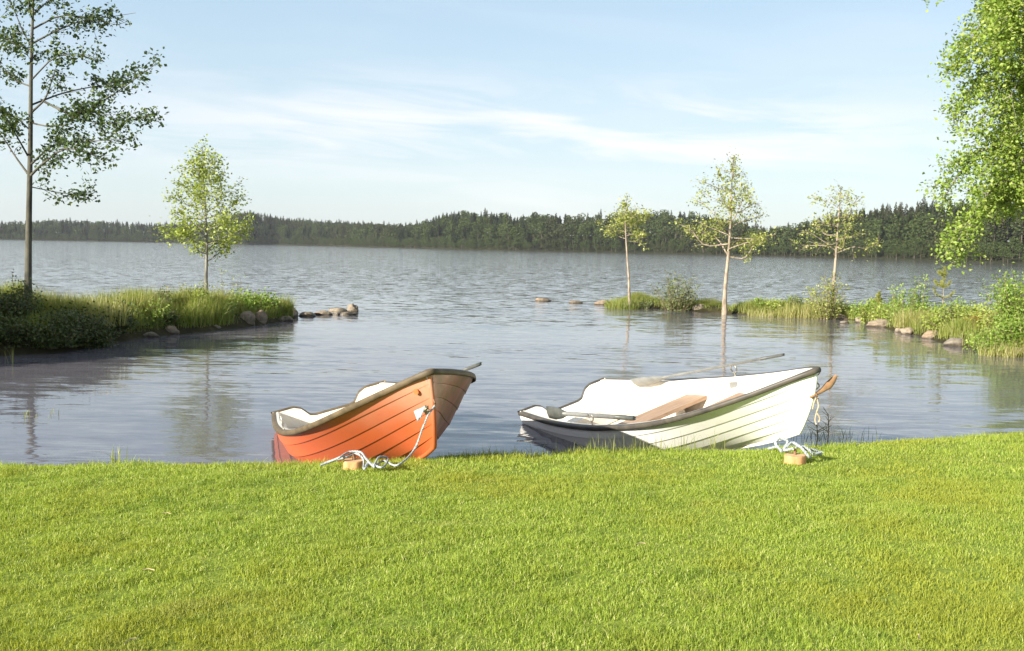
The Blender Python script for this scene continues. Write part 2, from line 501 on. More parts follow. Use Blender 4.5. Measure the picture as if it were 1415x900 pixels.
# mown grass: real blades, denser towards the viewer
def lawn_points(n, y0, y1, marg):
    y = np.sqrt(rng.uniform(y0 ** 2, y1 ** 2, n)); x = rng.uniform(-1, 1, n) * (.525 * y + marg)
    ok = y < edge_y(x) + .55
    return x[ok], y[ok]
B = []; Hh = []; Wd = []
for n, y0, y1 in ((210000, 2.6, 4.6), (330000, 4.6, 7.5), (230000, 7.5, 11.5)):
    x, y = lawn_points(n, y0, y1, .8)
    cl = vnoise(x, y, 5.5, 3) + .7 * vnoise(x, y, 13, 4)
    keep = rng.uniform(size=len(x)) < np.clip(.80 + .9 * cl, .35, 1)
    x, y, cl = x[keep], y[keep], cl[keep]
    d = edge_y(x) - y
    h = .019 + .020 * np.clip(cl + .35, 0, 1) + (.02 + .10 * np.clip(vnoise(x, y, 1.7, 5) + .1, 0, .5)) * np.exp(-np.abs(d + .08) * 4) * rng.uniform(.2, 1.3, len(x)) 
    B.append(np.stack([x, y, lawn_z(x, y) - .004], 1)); Hh.append(h * rng.uniform(.6, 1.35, len(x))); Wd.append(np.full(len(x), .0024 + .00030 * y0))
B = np.concatenate(B); Hh = np.concatenate(Hh); Wd = np.concatenate(Wd)
V, q, tr = blades(B, Hh, Wd, .85)
tag(link('lawn_grass', mesh('lawn_grass', V, [q, tr]), M['lawn']), 'short sunlit green lawn grass', 'grass', kind='stuff')


def spit(name, front, width, top):
    """a low tongue of land; front = waterline points (world), widening away from the viewer"""
    P = catmull(front, 70); n = len(P)
    k = np.linspace(0, 1, n)
    wd = np.interp(k, *width); tp = np.interp(k, *top)
    prof = np.array([(-.25, -.45), (-.02, -.05), (.06, .35), (.2, .75), (.4, 1), (.65, .95), (.88, .4), (1.0, -.05), (1.15, -.5)])
    pr = catmull(prof, 30)
    G = np.zeros((n, len(pr), 3))
    tg = unit(np.gradient(P, axis=0)); nr = np.stack([-tg[:, 1], tg[:, 0]], 1)
    if nr[:, 1].mean() < 0: nr = -nr
    for j, (u, hh) in enumerate(pr):
        G[:, j, :2] = P[:, :2] + nr * (u * wd)[:, None]
        G[:, j, 2] = np.where(hh > 0, hh * tp, hh * .6)
    G[..., 2] += .10 * vnoise(G[..., 0], G[..., 1], 1.3, 6) * (G[..., 2] > -.1)
    mb = MB(); mb.grid(G)
    tag(mb.build(name, M['soil'], smooth=True), kind='structure')
    def sample(m, k0=0., k1=1., u0=.0, u1=.95):
        kk = rng.uniform(k0, k1, m) * (n - 1); uu = u0 + (u1 - u0) * rng.uniform(0, 1, m)
        i = np.clip(kk.astype(int), 0, n - 2); f = (kk - i)[:, None]
        p = P[i] * (1 - f) + P[i + 1] * f; nn = nr[i] * (1 - f) + nr[i + 1] * f
        w_ = np.interp(kk / (n - 1), *width); t_ = np.interp(kk / (n - 1), *top)
        hh = np.interp(uu, pr[:, 0], pr[:, 1])
        xy = p[:, :2] + nn * (uu * w_)[:, None]
        z = np.where(hh > 0, hh * t_, hh * .6)
        return np.concatenate([xy, z[:, None]], 1), kk / (n - 1), uu
    gx = G.reshape(-1, 3)
    def ground(x, y): return float(gx[np.argmin((gx[:, 0] - x) ** 2 + (gx[:, 1] - y) ** 2), 2])
    return sample, ground


lf = [at(-420, 520)[:2], at(-160, 502)[:2], at(0, 491)[:2], at(80, 487)[:2], at(140, 476)[:2], at(205, 466)[:2], at(300, 457)[:2], at(372, 447)[:2], at(410, 440)[:2]]
left_s, left_z = spit('left_spit', lf, ([0, .4, .6, .85, 1], [6.0, 5.5, 4.2, 2.6, .9]), ([0, .3, .5, .65, .9, 1], [.7, .8, .62, .46, .34, .10]))
rf = [at(828, 421)[:2], at(860, 424)[:2], at(930, 428)[:2], at(1000, 433)[:2], at(1090, 438)[:2], at(1165, 441)[:2], at(1200, 448)[:2], at(1265, 464)[:2], at(1330, 480)[:2], at(1400, 492)[:2], at(1480, 502)[:2], at(1650, 530)[:2]]
right_s, right_z = spit('right_spit', rf, ([0, .1, .45, .62, .8, 1], [.8, 1.3, 1.8, 3, 4, 6]), ([0, .1, .45, .6, .75, 1], [.10, .20, .18, .30, .42, .55]))

# far shore: terrain rising behind the waterline
SH = np.array([(-400, 1350), (-150, 1250), (0, 1150), (228, 1200), (300, 1130), (335, 1020), (375, 1060), (450, 1010), (520, 860), (620, 720), (720, 644), (900, 620), (1000, 575), (1100, 520), (1250, 420), (1380, 336), (1500, 300), (1800, 270), (2300, 250)], float)
SKY = np.array([(-400, 300), (0, 305), (100, 303), (200, 307), (240, 308), (310, 306), (325, 295), (345, 291), (380, 298), (430, 304), (500, 308), (560, 309), (598, 303), (612, 295), (640, 291), (690, 293), (715, 299), (735, 293), (800, 294), (860, 292), (920, 290), (955, 294), (1000, 301), (1060, 312), (1100, 309), (1125, 300), (1180, 289), (1220, 281), (1300, 278), (1400, 278), (1800, 275), (2300, 270)], float)


def horizon(px): return 341.6 + .0185 * (px - 707.5)
def shore_d(px): return np.interp(px, SH[:, 0], SH[:, 1])
def top_z(px):
    D = shore_d(px) + 70
    return 2.2 + (horizon(px) - np.interp(px, SKY[:, 0], SKY[:, 1])) / F * D
def ground_z(px, r):
    g = np.maximum(top_z(px) - 16.5, .6)
    u = np.clip(r / 75, 0, 1)
    return .25 + (g - .25) * u * u * (3 - 2 * u) * .9 + .1 * g * u
pxs = np.linspace(-400, 2300, 260); rs = np.array([-6, 0, 2, 6, 12, 22, 35, 50, 65, 80, 110, 200, 500, 1500])
G = np.zeros((len(pxs), len(rs), 3))
for j, r in enumerate(rs):
    D = shore_d(pxs) + r
    G[:, j, 0] = (pxs - CX) / F * D; G[:, j, 1] = D
    G[:, j, 2] = np.where(r < 0, -.6, np.where(r == 0, .02, ground_z(pxs, max(r, 0))))
mb = MB(); mb.grid(G)
tag(mb.build('far_shore', M['floor_far'], smooth=True), kind='structure')

mb = MB(); mb.box((0, 700, 60), (3400, 1600, 0)) if 0 else mb.box((100, 690, 48), (3000, 1500, 100))
hz_m, t, out = newmat('haze_air')
pv = t.new('ShaderNodeVolumePrincipled'); pv.inputs['Color'].default_value = (.86, .93, 1, 1); pv.inputs['Density'].default_value = .00007
t.l.new(pv.outputs[0], out.inputs['Volume'])
tag(mb.build('haze', hz_m), kind='stuff')


# prototypes for the wooded shore
def spruce_proto(seed, hgt=15, rad_=2.3, pine=False):
    r = np.random.default_rng(seed); mb = MB(); tr = MB()
    tr.tube([(0, 0, -.5), (0, 0, hgt * .55), (0, 0, hgt)], [.22, .15, .03], 5)
    C = []
    lev = 34
    for i in range(lev):
        f = i / (lev - 1); z = hgt * ((.42 if pine else .10) + (.58 if pine else .90) * f)
        R_ = (rad_ * (1 - f) ** .62 * r.uniform(.75, 1.15) + .12) if not pine else rad_ * .8 * math.sin(math.pi * min(1, .18 + .8 * f)) * r.uniform(.6, 1.2)
        k = max(4, int(11 * (1 - f) + 4))
        a = r.uniform(0, 2 * np.pi, k); L = R_ * r.uniform(.7, 1.15, k)
        d = np.stack([np.cos(a), np.sin(a), 0 * a], 1); s_ = np.stack([-np.sin(a), np.cos(a), 0 * a], 1)
        b = np.array([0, 0, z])
        drop = L * r.uniform(.15, .5, k) * (-.4 if pine else 1)
        tip = b + d * L[:, None]; tip[:, 2] -= drop
        mid = b + d * (L * .55)[:, None]; mid[:, 2] -= drop * .35
        wv = s_ * (L * .30)[:, None]
        Q = np.stack([np.broadcast_to(b, (k, 3)), mid + wv, tip, mid - wv], 1).reshape(-1, 3)
        mb.add(Q, [np.arange(4 * k).reshape(k, 4)])
        hang = mid.copy(); hang[:, 2] -= .5
        Q = np.stack([mid + wv * 1.1, tip, hang - wv * .3, b + d * .1], 1).reshape(-1, 3)
        mb.add(Q, [np.arange(4 * k).reshape(k, 4)])
    return tr, mb


def grove_proto(seed, hgt=10, rad_=3.0):
    r = np.random.default_rng(seed); tr = MB(); mb = MB()
    tr.tube([(0, 0, -.5), (.2, 0, hgt * .5), (.1, .1, hgt * .85)], [.17, .12, .03], 5)
    C = []
    for i in range(13):
        f = r.uniform(0, 1); a = r.uniform(0, 6.28); R_ = rad_ * .75 * math.sin(math.pi * (.12 + .8 * f)) * math.sqrt(r.uniform(.1, 1))
        c = np.array([math.cos(a) * R_, math.sin(a) * R_, hgt * (.22 + .70 * f)])
        n = 46
        u = unit(r.normal(size=(n, 3))) * (rad_ * r.uniform(.30, .5) * r.uniform(.5, 1, n) ** .4)[:, None]
        C.append(c + u)
    V, q = leaves(np.concatenate(C), .62, .8, .3, r); mb.add(V, [q])
    return tr, mb


SPR = [spruce_proto(100 + i, 15 + (i % 3), 2.5 + .3 * (i % 4)) for i in range(5)]
PIN = [spruce_proto(200 + i, 16, 2.3, True) for i in range(2)]
GRV = [grove_proto(300 + i, 10, 2.9) for i in range(5)]


def cat(mbs):
    V = np.concatenate(mbs.V); byk = {}
    for p in mbs.P: byk.setdefault(p.shape[1], []).append(p)
    return V, {k: np.concatenate(v) for k, v in byk.items()}


protos = {}
for nm, lst, mt in (('spruce', SPR, M['spruce']), ('pine', PIN, M['spruce']), ('grove', GRV, M['grove'])):
    for i, (tr, mb) in enumerate(lst):
        tv, tp = cat(tr); cv_, cp_ = cat(mb)
        protos[nm, i] = dict(t=(tv, tp), c=(cv_, cp_), mt=mt, tm=None, cm=None)

rf_ = np.random.default_rng(77)
spots = []
# walk the shore by arc length
pf = np.linspace(-60, 1500, 4000); xw = (pf - CX) / F * shore_d(pf); yw = shore_d(pf)
arc = np.concatenate([[0], np.cumsum(np.hypot(np.diff(xw), np.diff(yw)))])
for row, (r0, sp0) in enumerate(((3, 4.2), (11, 4.4), (22, 4.6), (36, 4.6), (54, 4.6), (74, 4.6), (82, 5.0))):
    s = 0.0
    while s < arc[-1]:
        px = np.interp(s, arc, pf); D = shore_d(px)
        s += sp0 * rf_.uniform(.6, 1.4) * (1.0 if D < 700 else .9)
        r = r0 + rf_.uniform(-4, 4) + (2 if row == 0 else 0)
        px2 = px + rf_.uniform(-1.5, 1.5) * F / D
        if px2 > 1425: continue
        gz = float(ground_z(px2, r))
        if row == 0: kind = 'grove'; h = rf_.uniform(3.0, 6.0)
        elif row == 1: kind = 'grove'; h = rf_.uniform(6, 9)
        else:
            conif = .95 if px2 > 1130 else .35 if 730 < px2 < 960 else .8 if px2 < 730 else .6
            if row == 2: conif *= .35 if px2 > 1060 or px2 > 730 else .8
            kind = 'spruce' if rf_.uniform() < conif else 'grove'
            if kind == 'spruce' and rf_.uniform() < .22: kind = 'pine'
            want = top_z(px2) - gz
            h = (want if row >= 5 else min(want * .92, 17)) * rf_.uniform(.86, 1.06)
            if kind == 'spruce' and row >= 5: h *= rf_.uniform(.95, 1.08)
        i = rf_.integers(0, 5 if kind != 'pine' else 2)
        spots.append((px2, D + r, gz, kind, int(i), max(h, 2.5), rf_.uniform(0, 6.28), row))

ind = [s for s in spots if s[0] > 1062]
ind = sorted(ind, key=lambda s: -(s[5] / s[1]) * (1.5 if s[7] in (0, 1, 6, 5, 2) else 1))[:290]
ids = set(id(s) for s in ind)
TM, CMs = MB(), {'spruce': MB(), 'grove': MB()}
nat = {'spruce': 15.5, 'pine': 16., 'grove': 10.}
LAB = {'spruce': 'tall dark spruce in the wood on the right-hand far shore', 'pine': 'dark bare-stemmed pine in the wood on the right-hand far shore',
       'grove': 'mid green leafy tree fringing the wood on the right-hand far shore'}
for s in spots:
    px, D, gz, kind, i, h, a, row = s
    x = (px - CX) / F * D; P = protos[kind, i]; k = h / nat[kind]; kw = k * (1.15 if kind == 'grove' else 1.0) * (1.0 if D < 800 else 1.12)
    if kind == 'grove' and row < 2: kw = k * 1.5
    if id(s) in ids:
        if P['cm'] is None:
            P['tm'] = mesh('trunk', P['t'][0], list(P['t'][1].values())); P['tm'].materials.append(M['bark_far'])
            P['cm'] = mesh('crown', P['c'][0], list(P['c'][1].values())); P['cm'].materials.append(P['mt'])
        e = thing({'spruce': 'spruce_tree', 'pine': 'pine_tree', 'grove': 'shore_tree'}[kind], LAB[kind], 'tree', (x, D, gz),
                  {'spruce': 'spruces of the right-hand wood', 'pine': 'pines of the right-hand wood', 'grove': 'leafy trees fringing the right-hand wood'}[kind])
        e.rotation_euler = (0, 0, a); e.scale = (kw, kw, k)
        link('trunk', P['tm'], None, e); link('crown', P['cm'], None, e)
    else:
        ca, sa = math.cos(a), math.sin(a)
        R_ = np.array([[ca * kw, -sa * kw, 0], [sa * kw, ca * kw, 0], [0, 0, k]])
        for (V, pl), tgt in ((P['t'], TM), (P['c'], CMs['grove' if kind == 'grove' else 'spruce'])):
            tgt.add(V @ R_.T + np.array([x, D, gz]), list(pl.values()))
me_parts = []
off = 0; VV = []; PP = {}; mi = []
for k_, mbx, slot in (('s', CMs['spruce'], 0), ('g', CMs['grove'], 1), ('t', TM, 2)):
    V, pl = cat(mbx)
    for kk, p in pl.items(): PP.setdefault(kk, []).append((p + off, slot))
    VV.append(V); off += len(V)
polys, slots = [], []
for kk, lst in PP.items():
    for p, sl_ in lst: polys.append(p); slots.append(np.full(len(p), sl_, np.int32))
me = mesh('far_forest', np.concatenate(VV), polys)
for mm in (M['spruce'], M['grove'], M['bark_far']): me.materials.append(mm)
me.polygons.foreach_set('material_index', np.concatenate(slots))
tag(link('far_forest', me), 'mixed forest of conifers and leafy trees along the far lake shore', 'forest', kind='stuff')


# ------------------------------------------------------------------ vegetation near the water
def tufts(name, pts, hgt, wdt, lean, mat, label, cat_='grass'):
    V, q, tr = blades(pts, hgt, wdt, lean)
    tag(link(name, mesh(name, V, [q, tr]), mat), label, cat_, kind='stuff')


p, k, u = left_s(84000, .15, .99, .035, .95)
den = vnoise(p[:, 0], p[:, 1], 1.6, 8)
keep = rng.uniform(size=len(p)) < np.clip(.62 + 1.9 * den, .08, 1); p, k, den = p[keep], k[keep], den[keep]
p[:, 2] -= .02
tufts('spit_grass', p, (.16 + .55 * np.clip(den + .45, 0, 1) ** 1.3) * rng.uniform(.45, 1.25, len(p)), .011, .5, M['reed'], 'tall green grass covering the left spit')
p, k, u = right_s(80000, .03, .97, .02, .95)
den = vnoise(p[:, 0], p[:, 1], 1.5, 9)
keep = rng.uniform(size=len(p)) < np.clip(.65 + 1.7 * den, .08, 1); p, k, den = p[keep], k[keep], den[keep]
p[:, 2] -= .02
tufts('spit_grass', p, (.16 + .34 * np.clip(den + .45, 0, 1)) * rng.uniform(.5, 1.2, len(p)) * np.interp(k, [0, .5, .7, 1], [.9, .9, 1.05, 1.2]), .011, .42, M['reed'], 'tall green and straw coloured grass along the right spit')


def on(px, y):
    x = at(px, 430, 0, y)[0]
    return np.array([x, y, max((left_z if x < -1 else right_z)(x, y), -.1) - .03])


def clump(px, py, z, y, n, r_, h_, mat, label, name='grass_clump', w_=.012):
    c = at(px, py, z) if y is None else on(px, y)
    a = rng.uniform(0, 6.28, n); rr = r_ * np.sqrt(rng.uniform(0, 1, n))
    B = np.stack([rr * np.cos(a), rr * np.sin(a) * .7, 0 * a], 1)
    V, q, tr = blades(B, h_ * rng.uniform(.45, 1.1, n), w_, .38)
    o = link(name, mesh(name, V, [q, tr]), mat); o.location = Vector([float(v) for v in c]); 
    return tag(o, label, 'grass clump')


def limb_tree(name, label, base, top, r0, limbs, mat, bark, leaf, nleaf, twig=.45, group=None, seed=1, ntw=7, spread=.10, lean=None):
    """trunk + limbs (world offsets from base) + twigs carrying leaves"""
    r = np.random.default_rng(seed)
    e = thing(name, label, 'tree', base, group)
    tm = MB(); C = []
    trunk = catmull([(0, 0, -.25)] + [tuple(p) for p in top], 16)
    hh = np.linspace(0, 1, 16)
    tm.tube(trunk, r0 * (1 - .88 * hh) * np.where(hh < .08, 1.25, 1), 8)
    allL = [(catmull(l, 9), rr) for l, rr in limbs]
    allL.append((trunk[9:], 0))
    for L, rr in allL:
        n = len(L)
        if rr: tm.tube(L, rr * np.linspace(1, .18, n), 5)
        seg = np.linalg.norm(np.diff(L, axis=0), axis=1).sum()
        for j in range(max(3, int(ntw * seg))):
            f = r.uniform(.22, 1); x = f * (n - 1); i = min(int(x), n - 2)
            p = L[i] + (L[i + 1] - L[i]) * (x - i)
            d = unit(L[i + 1] - L[i]) + r.normal(0, .75, 3); d[2] += .15; d = unit(d)
            ln = twig * r.uniform(.5, 1.2) * (1.15 - .5 * f)
            q = p + d * ln + np.array([0, 0, -.08 * ln]); m = (p + q) / 2 + r.normal(0, .05, 3) * ln
            tm.tube([p, m, q], [.006 + .004 * ln, .005, .003], 3, False)
            nl = r.poisson(nleaf)
            s_ = r.uniform(.15, 1.1, nl)[:, None]
            C.append(p + (q - p) * s_ + r.normal(0, spread, (nl, 3)))
    tm.build('trunk', bark, e, True)
    mb = MB(); V, q = leaves(np.concatenate(C), leaf, .7, .35, r); mb.add(V, [q]); mb.build('crown', mat, e)
    return e


def auto_limbs(r, hgt, cb, n, prof, rise=.5, rr=.03, droop=0., lean=(0, 0)):
    out = []
    for i in range(n):
        f = (i + r.uniform(.0, .9)) / n; z = cb + (hgt - cb) * f * .95
        a = i * 2.4 + r.uniform(-.5, .5); L = prof(f) * r.uniform(.75, 1.15)
        d = np.array([math.cos(a), math.sin(a), 0])
        ris = rise * r.uniform(.6, 1.3)
        b = np.array([lean[0] * z / hgt, lean[1] * z / hgt, z])
        w1, w2 = r.normal(0, .10, 3) * L, r.normal(0, .14, 3) * L
        out.append(([b, b + d * L * .35 + (0, 0, ris * L * .22) + w1, b + d * L * .7 + (0, 0, ris * L * .62) + w2, b + d * L + (0, 0, (ris - droop) * L) + w2], .8 * rr * (1 - .6 * f) * (.45 + .4 * L)))
    return out


# the tall alder at the left edge: limbs laid out after the photograph, spread in depth
yb = 20.6
b0 = at(38, 424, .5); yb = b0[1] if 18 < b0[1] < 24 else 20.6
b0 = at(38, 424, 0, 20.6)
def off(px, py, dy=0.): return at(px, py, 0, 20.6 + dy) - b0
top = [off(39, 380), off(40, 300), off(42, 200), off(43, 100), off(46, 0), off(50, -90)]
ra = np.random.default_rng(3)
LM = [([(42, 243), (62, 224), (95, 205), (150, 222)], .05), ([(42, 228), (75, 200), (118, 196), (178, 192)], .04), ([(41, 258), (60, 262), (95, 268), (128, 267)], .022),
      ([(38, 240), (20, 215), (0, 185), (-30, 160)], .04), ([(38, 215), (24, 190), (6, 160), (-25, 130)], .035), ([(43, 182), (25, 165), (-5, 150), (-40, 120)], .03),
      ([(44, 155), (62, 137), (72, 110), (80, 85)], .04), ([(60, 140), (105, 158), (150, 135), (222, 84)], .04), ([(44, 145), (90, 128), (140, 118), (205, 105)], .035),
      ([(60, 140), (110, 165), (160, 170), (205, 160)], .03), ([(44, 110), (75, 80), (110, 75), (140, 82)], .03), ([(44, 66), (30, 40), (20, 15), (5, -15)], .03),
      ([(45, 60), (80, 42), (120, 28), (165, 35)], .035), ([(46, 40), (85, 22), (135, 25), (188, 18)], .035), ([(46, 20), (70, 0), (110, -15), (150, -35)], .03),
      ([(45, 70), (20, 60), (-10, 45), (-45, 40)], .03), ([(47, -5), (30, -30), (10, -60), (-20, -75)], .03), ([(48, -30), (70, -50), (95, -80), (120, -95)], .025),
      ([(44, 120), (20, 110), (-5, 85), (-40, 75)], .03), ([(43, 170), (70, 175), (100, 170), (130, 150)], .03), ([(46, 30), (40, 5), (55, -20), (60, -60)], .03)]
limbs = []
for pts, rr in LM:
    s = ra.uniform(-.9, .9)
    limbs.append(([off(px, py, s * i) for i, (px, py) in enumerate(pts)], rr * .62))
limb_tree('alder_tree', 'tall sparse dark-leaved tree at the left end of the spit', b0, top, .085, limbs, M['alder'], M['bark_shaded'], .082, 24, .42, None, 5, 7, .085)

r = np.random.default_rng(8)
b = at(285, 412, 0, 28.0); hT = 4.15
limb_tree('aspen_tree', 'young bright green tree with a full crown on the left spit', b, [(0, 0, .6), (.02, 0, 1.3), (.0, 0, 2.3), (-.05, 0, 3.2), (-.08, 0, hT)], .055,
          auto_limbs(r, hT, 1.0, 34, lambda f: 1.16 * min(1, .80 + 1.6 * f) * (1 - f) ** .62 + .14, .62, .026), M['aspen'], M['bark_grey'], .082, 13, .36, None, 6, 12, .10)
b = at(870, 417, 0, 36.6); r = np.random.default_rng(12)
limb_tree('aspen_tree', 'small slanting tree on the tip of the right spit', b, [(-.05, 0, .8), (-.14, 0, 1.7), (-.22, 0, 2.6), (-.24, 0, 3.1), (-.22, 0, 3.7)], .05,
          auto_limbs(r, 3.5, 2.2, 15, lambda f: 1.0 * (1 - f) ** .7 + .18, .25, .022, 0, (-.24, 0)), M['pale'], M['bark_pale'], .085, 15, .32, None, 7, 9, .09)
b = at(1001, 432, 0, 34.6); r = np.random.default_rng(21)
limb_tree('aspen_tree', 'tallest sparse pale tree standing alone mid right spit', b, [(0, 0, .9), (.06, 0, 1.9), (.1, 0, 2.8), (.1, 0, 4.0), (.12, 0, 5.35)], .085,
          auto_limbs(r, 5.2, 1.85, 24, lambda f: 1.5 * (1 - f) ** .6 + .25, .42, .036, .05, (.1, 0)), M['pale'], M['bark_pale'], .09, 9, .38, None, 9, 10, .10)
b = at(1150, 436, 0, 33.4); r = np.random.default_rng(31)
limb_tree('aspen_tree', 'half-bare pale tree rising out of a bush on the right spit', b, [(0, 0, .9), (.03, 0, 1.8), (.05, 0, 2.6), (.08, 0, 3.4), (.1, 0, 4.3)], .07,
          auto_limbs(r, 4.2, 2.0, 20, lambda f: 1.12 * (1 - f) ** .7 + .2, .45, .03, .05, (.1, 0)), M['pale'], M['bark_pale'], .088, 7, .36, None, 10, 9, .09)

# the big birch whose crown fills the right edge
b = np.array([10.1, 17.6, .5]); r = np.random.default_rng(41)
lb = auto_limbs(r, 9.6, 2.15, 90, lambda f: 2.2 + .22 * f + .14 * math.sin(f * 21), .45, .04, .58)
limb_tree('birch_tree', 'large bright green leafy tree filling the right edge', b, [(0, 0, 1.2), (.05, 0, 3), (.0, .1, 5), (.1, 0, 7), (.1, 0, 9.8)], .16,
          lb, M['birch'], M['bark_grey'], .068, 84, .62, None, 13, 9, .105)

# a bushy tree beyond the left edge of the view: its shade lies over the near end of the spit
b = np.array([-14.2, 14.5, .5]); r = np.random.default_rng(43)
limb_tree('alder_tree', 'dense bushy tree on the bank beyond the near end of the left spit', b, [(0, 0, .8), (.05, 0, 1.6), (.0, .1, 2.6), (.1, 0, 4.2)], .12,
          auto_limbs(r, 3.6, .4, 60, lambda f: 1.9 * (1 - f) ** .35 + .3, .4, .04, .2), M['alder'], M['bark_grey'], .15, 26, .55, None, 14, 9, .14)


def shrub(name, label, pos, h, rad_, nst, nleaf, leaf, mat, seed, cat_='shrub', group=None, up_=.9, bark='twig'):
    r = np.random.default_rng(seed)
    e = thing(name, label, cat_, pos, group)
    st = MB(); C = []
    for i in range(nst):
        a = r.uniform(0, 6.28); q = math.sqrt(r.uniform(0, 1)) * rad_
        hh = h * r.uniform(.55, 1.0) * (1.05 - .35 * (q / max(rad_, .01)) ** 2)
        d = np.array([math.cos(a), math.sin(a) * .8, 0])
        P = catmull([d * q * .25 + (0, 0, -.05), d * q * .6 + (0, 0, hh * .45), d * q * (.6 + .4 * (1 - up_) + .3) + (0, 0, hh)], 7) + r.normal(0, .01, (7, 3))
        st.tube(P, np.linspace(.011, .003, 7), 4, False)
        n = r.poisson(nleaf)
        s_ = r.uniform(.18, 1.04, n); x = np.clip(s_, 0, .999) * 6; k = x.astype(int)
        C.append(P[k] + (P[k + 1] - P[k]) * (x - k)[:, None] + r.normal(0, .055 + .05 * rad_, (n, 3)))
    st.build('stem', M[bark], e, True)
    mb = MB(); C = np.concatenate(C); C[:, 2] = np.maximum(C[:, 2], .01); V, q = leaves(C, leaf, .6, .3, r); mb.add(V, [q]); mb.build('foliage', mat, e)
    return e


S = shrub
S('shrub', 'widest dark bush spilling over the bank beside the tall left tree', on(88, 19.9), .62, 1.0, 80, 55, .07, M['shrub'], 61)
S('shrub', 'low dark bush at the left picture edge above the water', on(12, 19.7), .55, .8, 60, 50, .07, M['shrub'], 62)
S('shrub', 'dark low bush between the big bush and the spit grass', on(150, 21.6), .5, .6, 50, 45, .07, M['shrub'], 63)
S('shrub', 'dark bush added for shade low on the bank face, nearest the water below the tall left tree', on(62, 19.25), .45, .8, 80, 55, .07, M['shrub'], 81)  # this and the next two: dark bushes added as shade on the bank face
S('shrub', 'dark bush added for shade, trailing to the water between the big bush and the first stone', on(122, 20.3), .42, .6, 70, 50, .07, M['shrub'], 82)
S('shrub', 'dark bush added for shade at the left picture edge, lowest on the bank face', on(0, 18.9), .42, .7, 70, 50, .07, M['shrub'], 83)
S('sapling', 'thin upright sapling right beside the tall left trunk', on(27, 20.0), 1.1, .28, 9, 45, .06, M['shrub'], 64, 'sapling')
S('shrub', 'leafy green bush near the stones at the spit end', on(352, 27.6), .52, .75, 45, 50, .075, M['fresh'], 65)
S('shrub', 'dark green bush under the young tree by the water', on(265, 26.4), .45, .55, 32, 45, .07, M['shrub'], 66)
S('sapling', 'thin yellowish shoot left of the young spit tree', on(255, 27.5), 1.35, .16, 7, 34, .06, M['aspen'], 67, 'sapling')
S('sapling', 'loose tall shoot right of the young spit tree', on(303, 28.2), 1.7, .25, 8, 32, .065, M['aspen'], 68, 'sapling')
S('sapling', 'leaning leafy shoot above the bush near the stones', on(330, 28.4), 1.35, .3, 6, 26, .07, M['aspen'], 69, 'sapling')
S('shrub', 'leafy sprouts around the foot of the young spit tree', on(285, 27.7), 1.15, .26, 14, 36, .065, M['aspen'], 70)
S('willow_shrub', 'tall grey-green bush beside the slanting tree', on(932, 36.2), 1.65, .95, 46, 46, .085, M['willow'], 71)
S('shrub', 'low dark bush at the foot of the slanting tree', on(885, 36.9), .55, .45, 18, 34, .075, M['willow'], 72)
S('shrub', 'pale leafy bush around the foot of the half-bare tree', on(1142, 33.0), 1.75, .75, 40, 40, .08, M['pale'], 73)
S('sapling', 'leafy sapling with a round top on the right spit', on(1240, 29.8), 1.35, .30, 10, 44, .075, M['fresh'], 74, 'sapling')
S('sapling', 'taller leafy sapling leaning beside the little pine', on(1268, 29.4), 1.5, .34, 12, 48, .08, M['fresh'], 75, 'sapling')
S('shrub', 'broad fresh green bush under the two leafy saplings', on(1258, 29.2), .8, .9, 60, 45, .075, M['fresh'], 76)
S('fern_patch', 'rusty orange fern by the large boulder on the right bank', on(1362, 25.4), .42, .55, 40, 30, .07, M['fern'], 77, 'fern')
S('shrub', 'yellow-green bush above the flat boulder', on(1312, 26.6), .5, .75, 48, 44, .07, M['aspen'], 78)
S('shrub', 'tall bright green bush at the right picture edge', on(1410, 23.4), 1.6, .95, 90, 70, .075, M['fresh'], 79)
S('shrub', 'low leafy bush hanging over the water at bottom right of the bank', on(1385, 22.4), .55, .75, 60, 50, .065, M['fresh'], 80)


S('shrub', 'fresh green bush just right of the gap in the right spit', on(1200, 32.0), .55, .6, 40, 40, .075, M['fresh'], 84)
S('shrub', 'yellow-green bush between the pine seedling and the two leafy saplings', on(1228, 30.4), .6, .55, 40, 40, .075, M['aspen'], 85)
S('shrub', 'bright green bush directly right of the young pine', on(1325, 27.8), .62, .7, 50, 42, .075, M['fresh'], 86)
S('shrub', 'light green bush between the large boulder and the tall edge bush', on(1365, 26.2), .7, .8, 55, 45, .075, M['aspen'], 87)
S('shrub', 'fresh green bush below the tall edge bush', on(1415, 22.2), .7, .8, 60, 50, .07, M['fresh'], 88)
S('shrub', 'small fresh green bush at the straw grass', on(1075, 34.4), .45, .5, 26, 36, .08, M['aspen'], 89)
S('sapling', 'thin green sapling between the straw grass and the half-bare tree', on(1118, 33.9), .95, .25, 8, 36, .075, M['aspen'], 90, 'sapling')


hr = np.random.default_rng(123)
for i in range(18):
    px = hr.uniform(165, 385); y0 = np.interp(px, [165, 240, 300, 385], [22.2, 24.2, 25.9, 28.4]) + hr.uniform(-.5, 1.2)
    S('leafy_weed', 'leafy weed growing among the tall grass of the left spit', on(px, y0), hr.uniform(.35, .8), hr.uniform(.18, .38), 14, 34, hr.uniform(.06, .09), M[['fresh', 'shrub', 'aspen', 'willow'][i % 4]], 400 + i, 'weed', 'leafy weeds in the grass of the left spit')
for i in range(20):
    px = hr.uniform(1045, 1400); y0 = np.interp(px, [1045, 1165, 1260, 1400], [34.6, 33.0, 29.0, 23.2]) + hr.uniform(-.4, 1.6)
    S('leafy_weed', 'leafy weed growing among the grass of the right spit', on(px, y0), hr.uniform(.3, .7), hr.uniform(.18, .40), 14, 34, hr.uniform(.06, .09), M[['fresh', 'aspen', 'pale', 'willow'][i % 4]], 500 + i, 'weed', 'leafy weeds in the grass of the right spit')


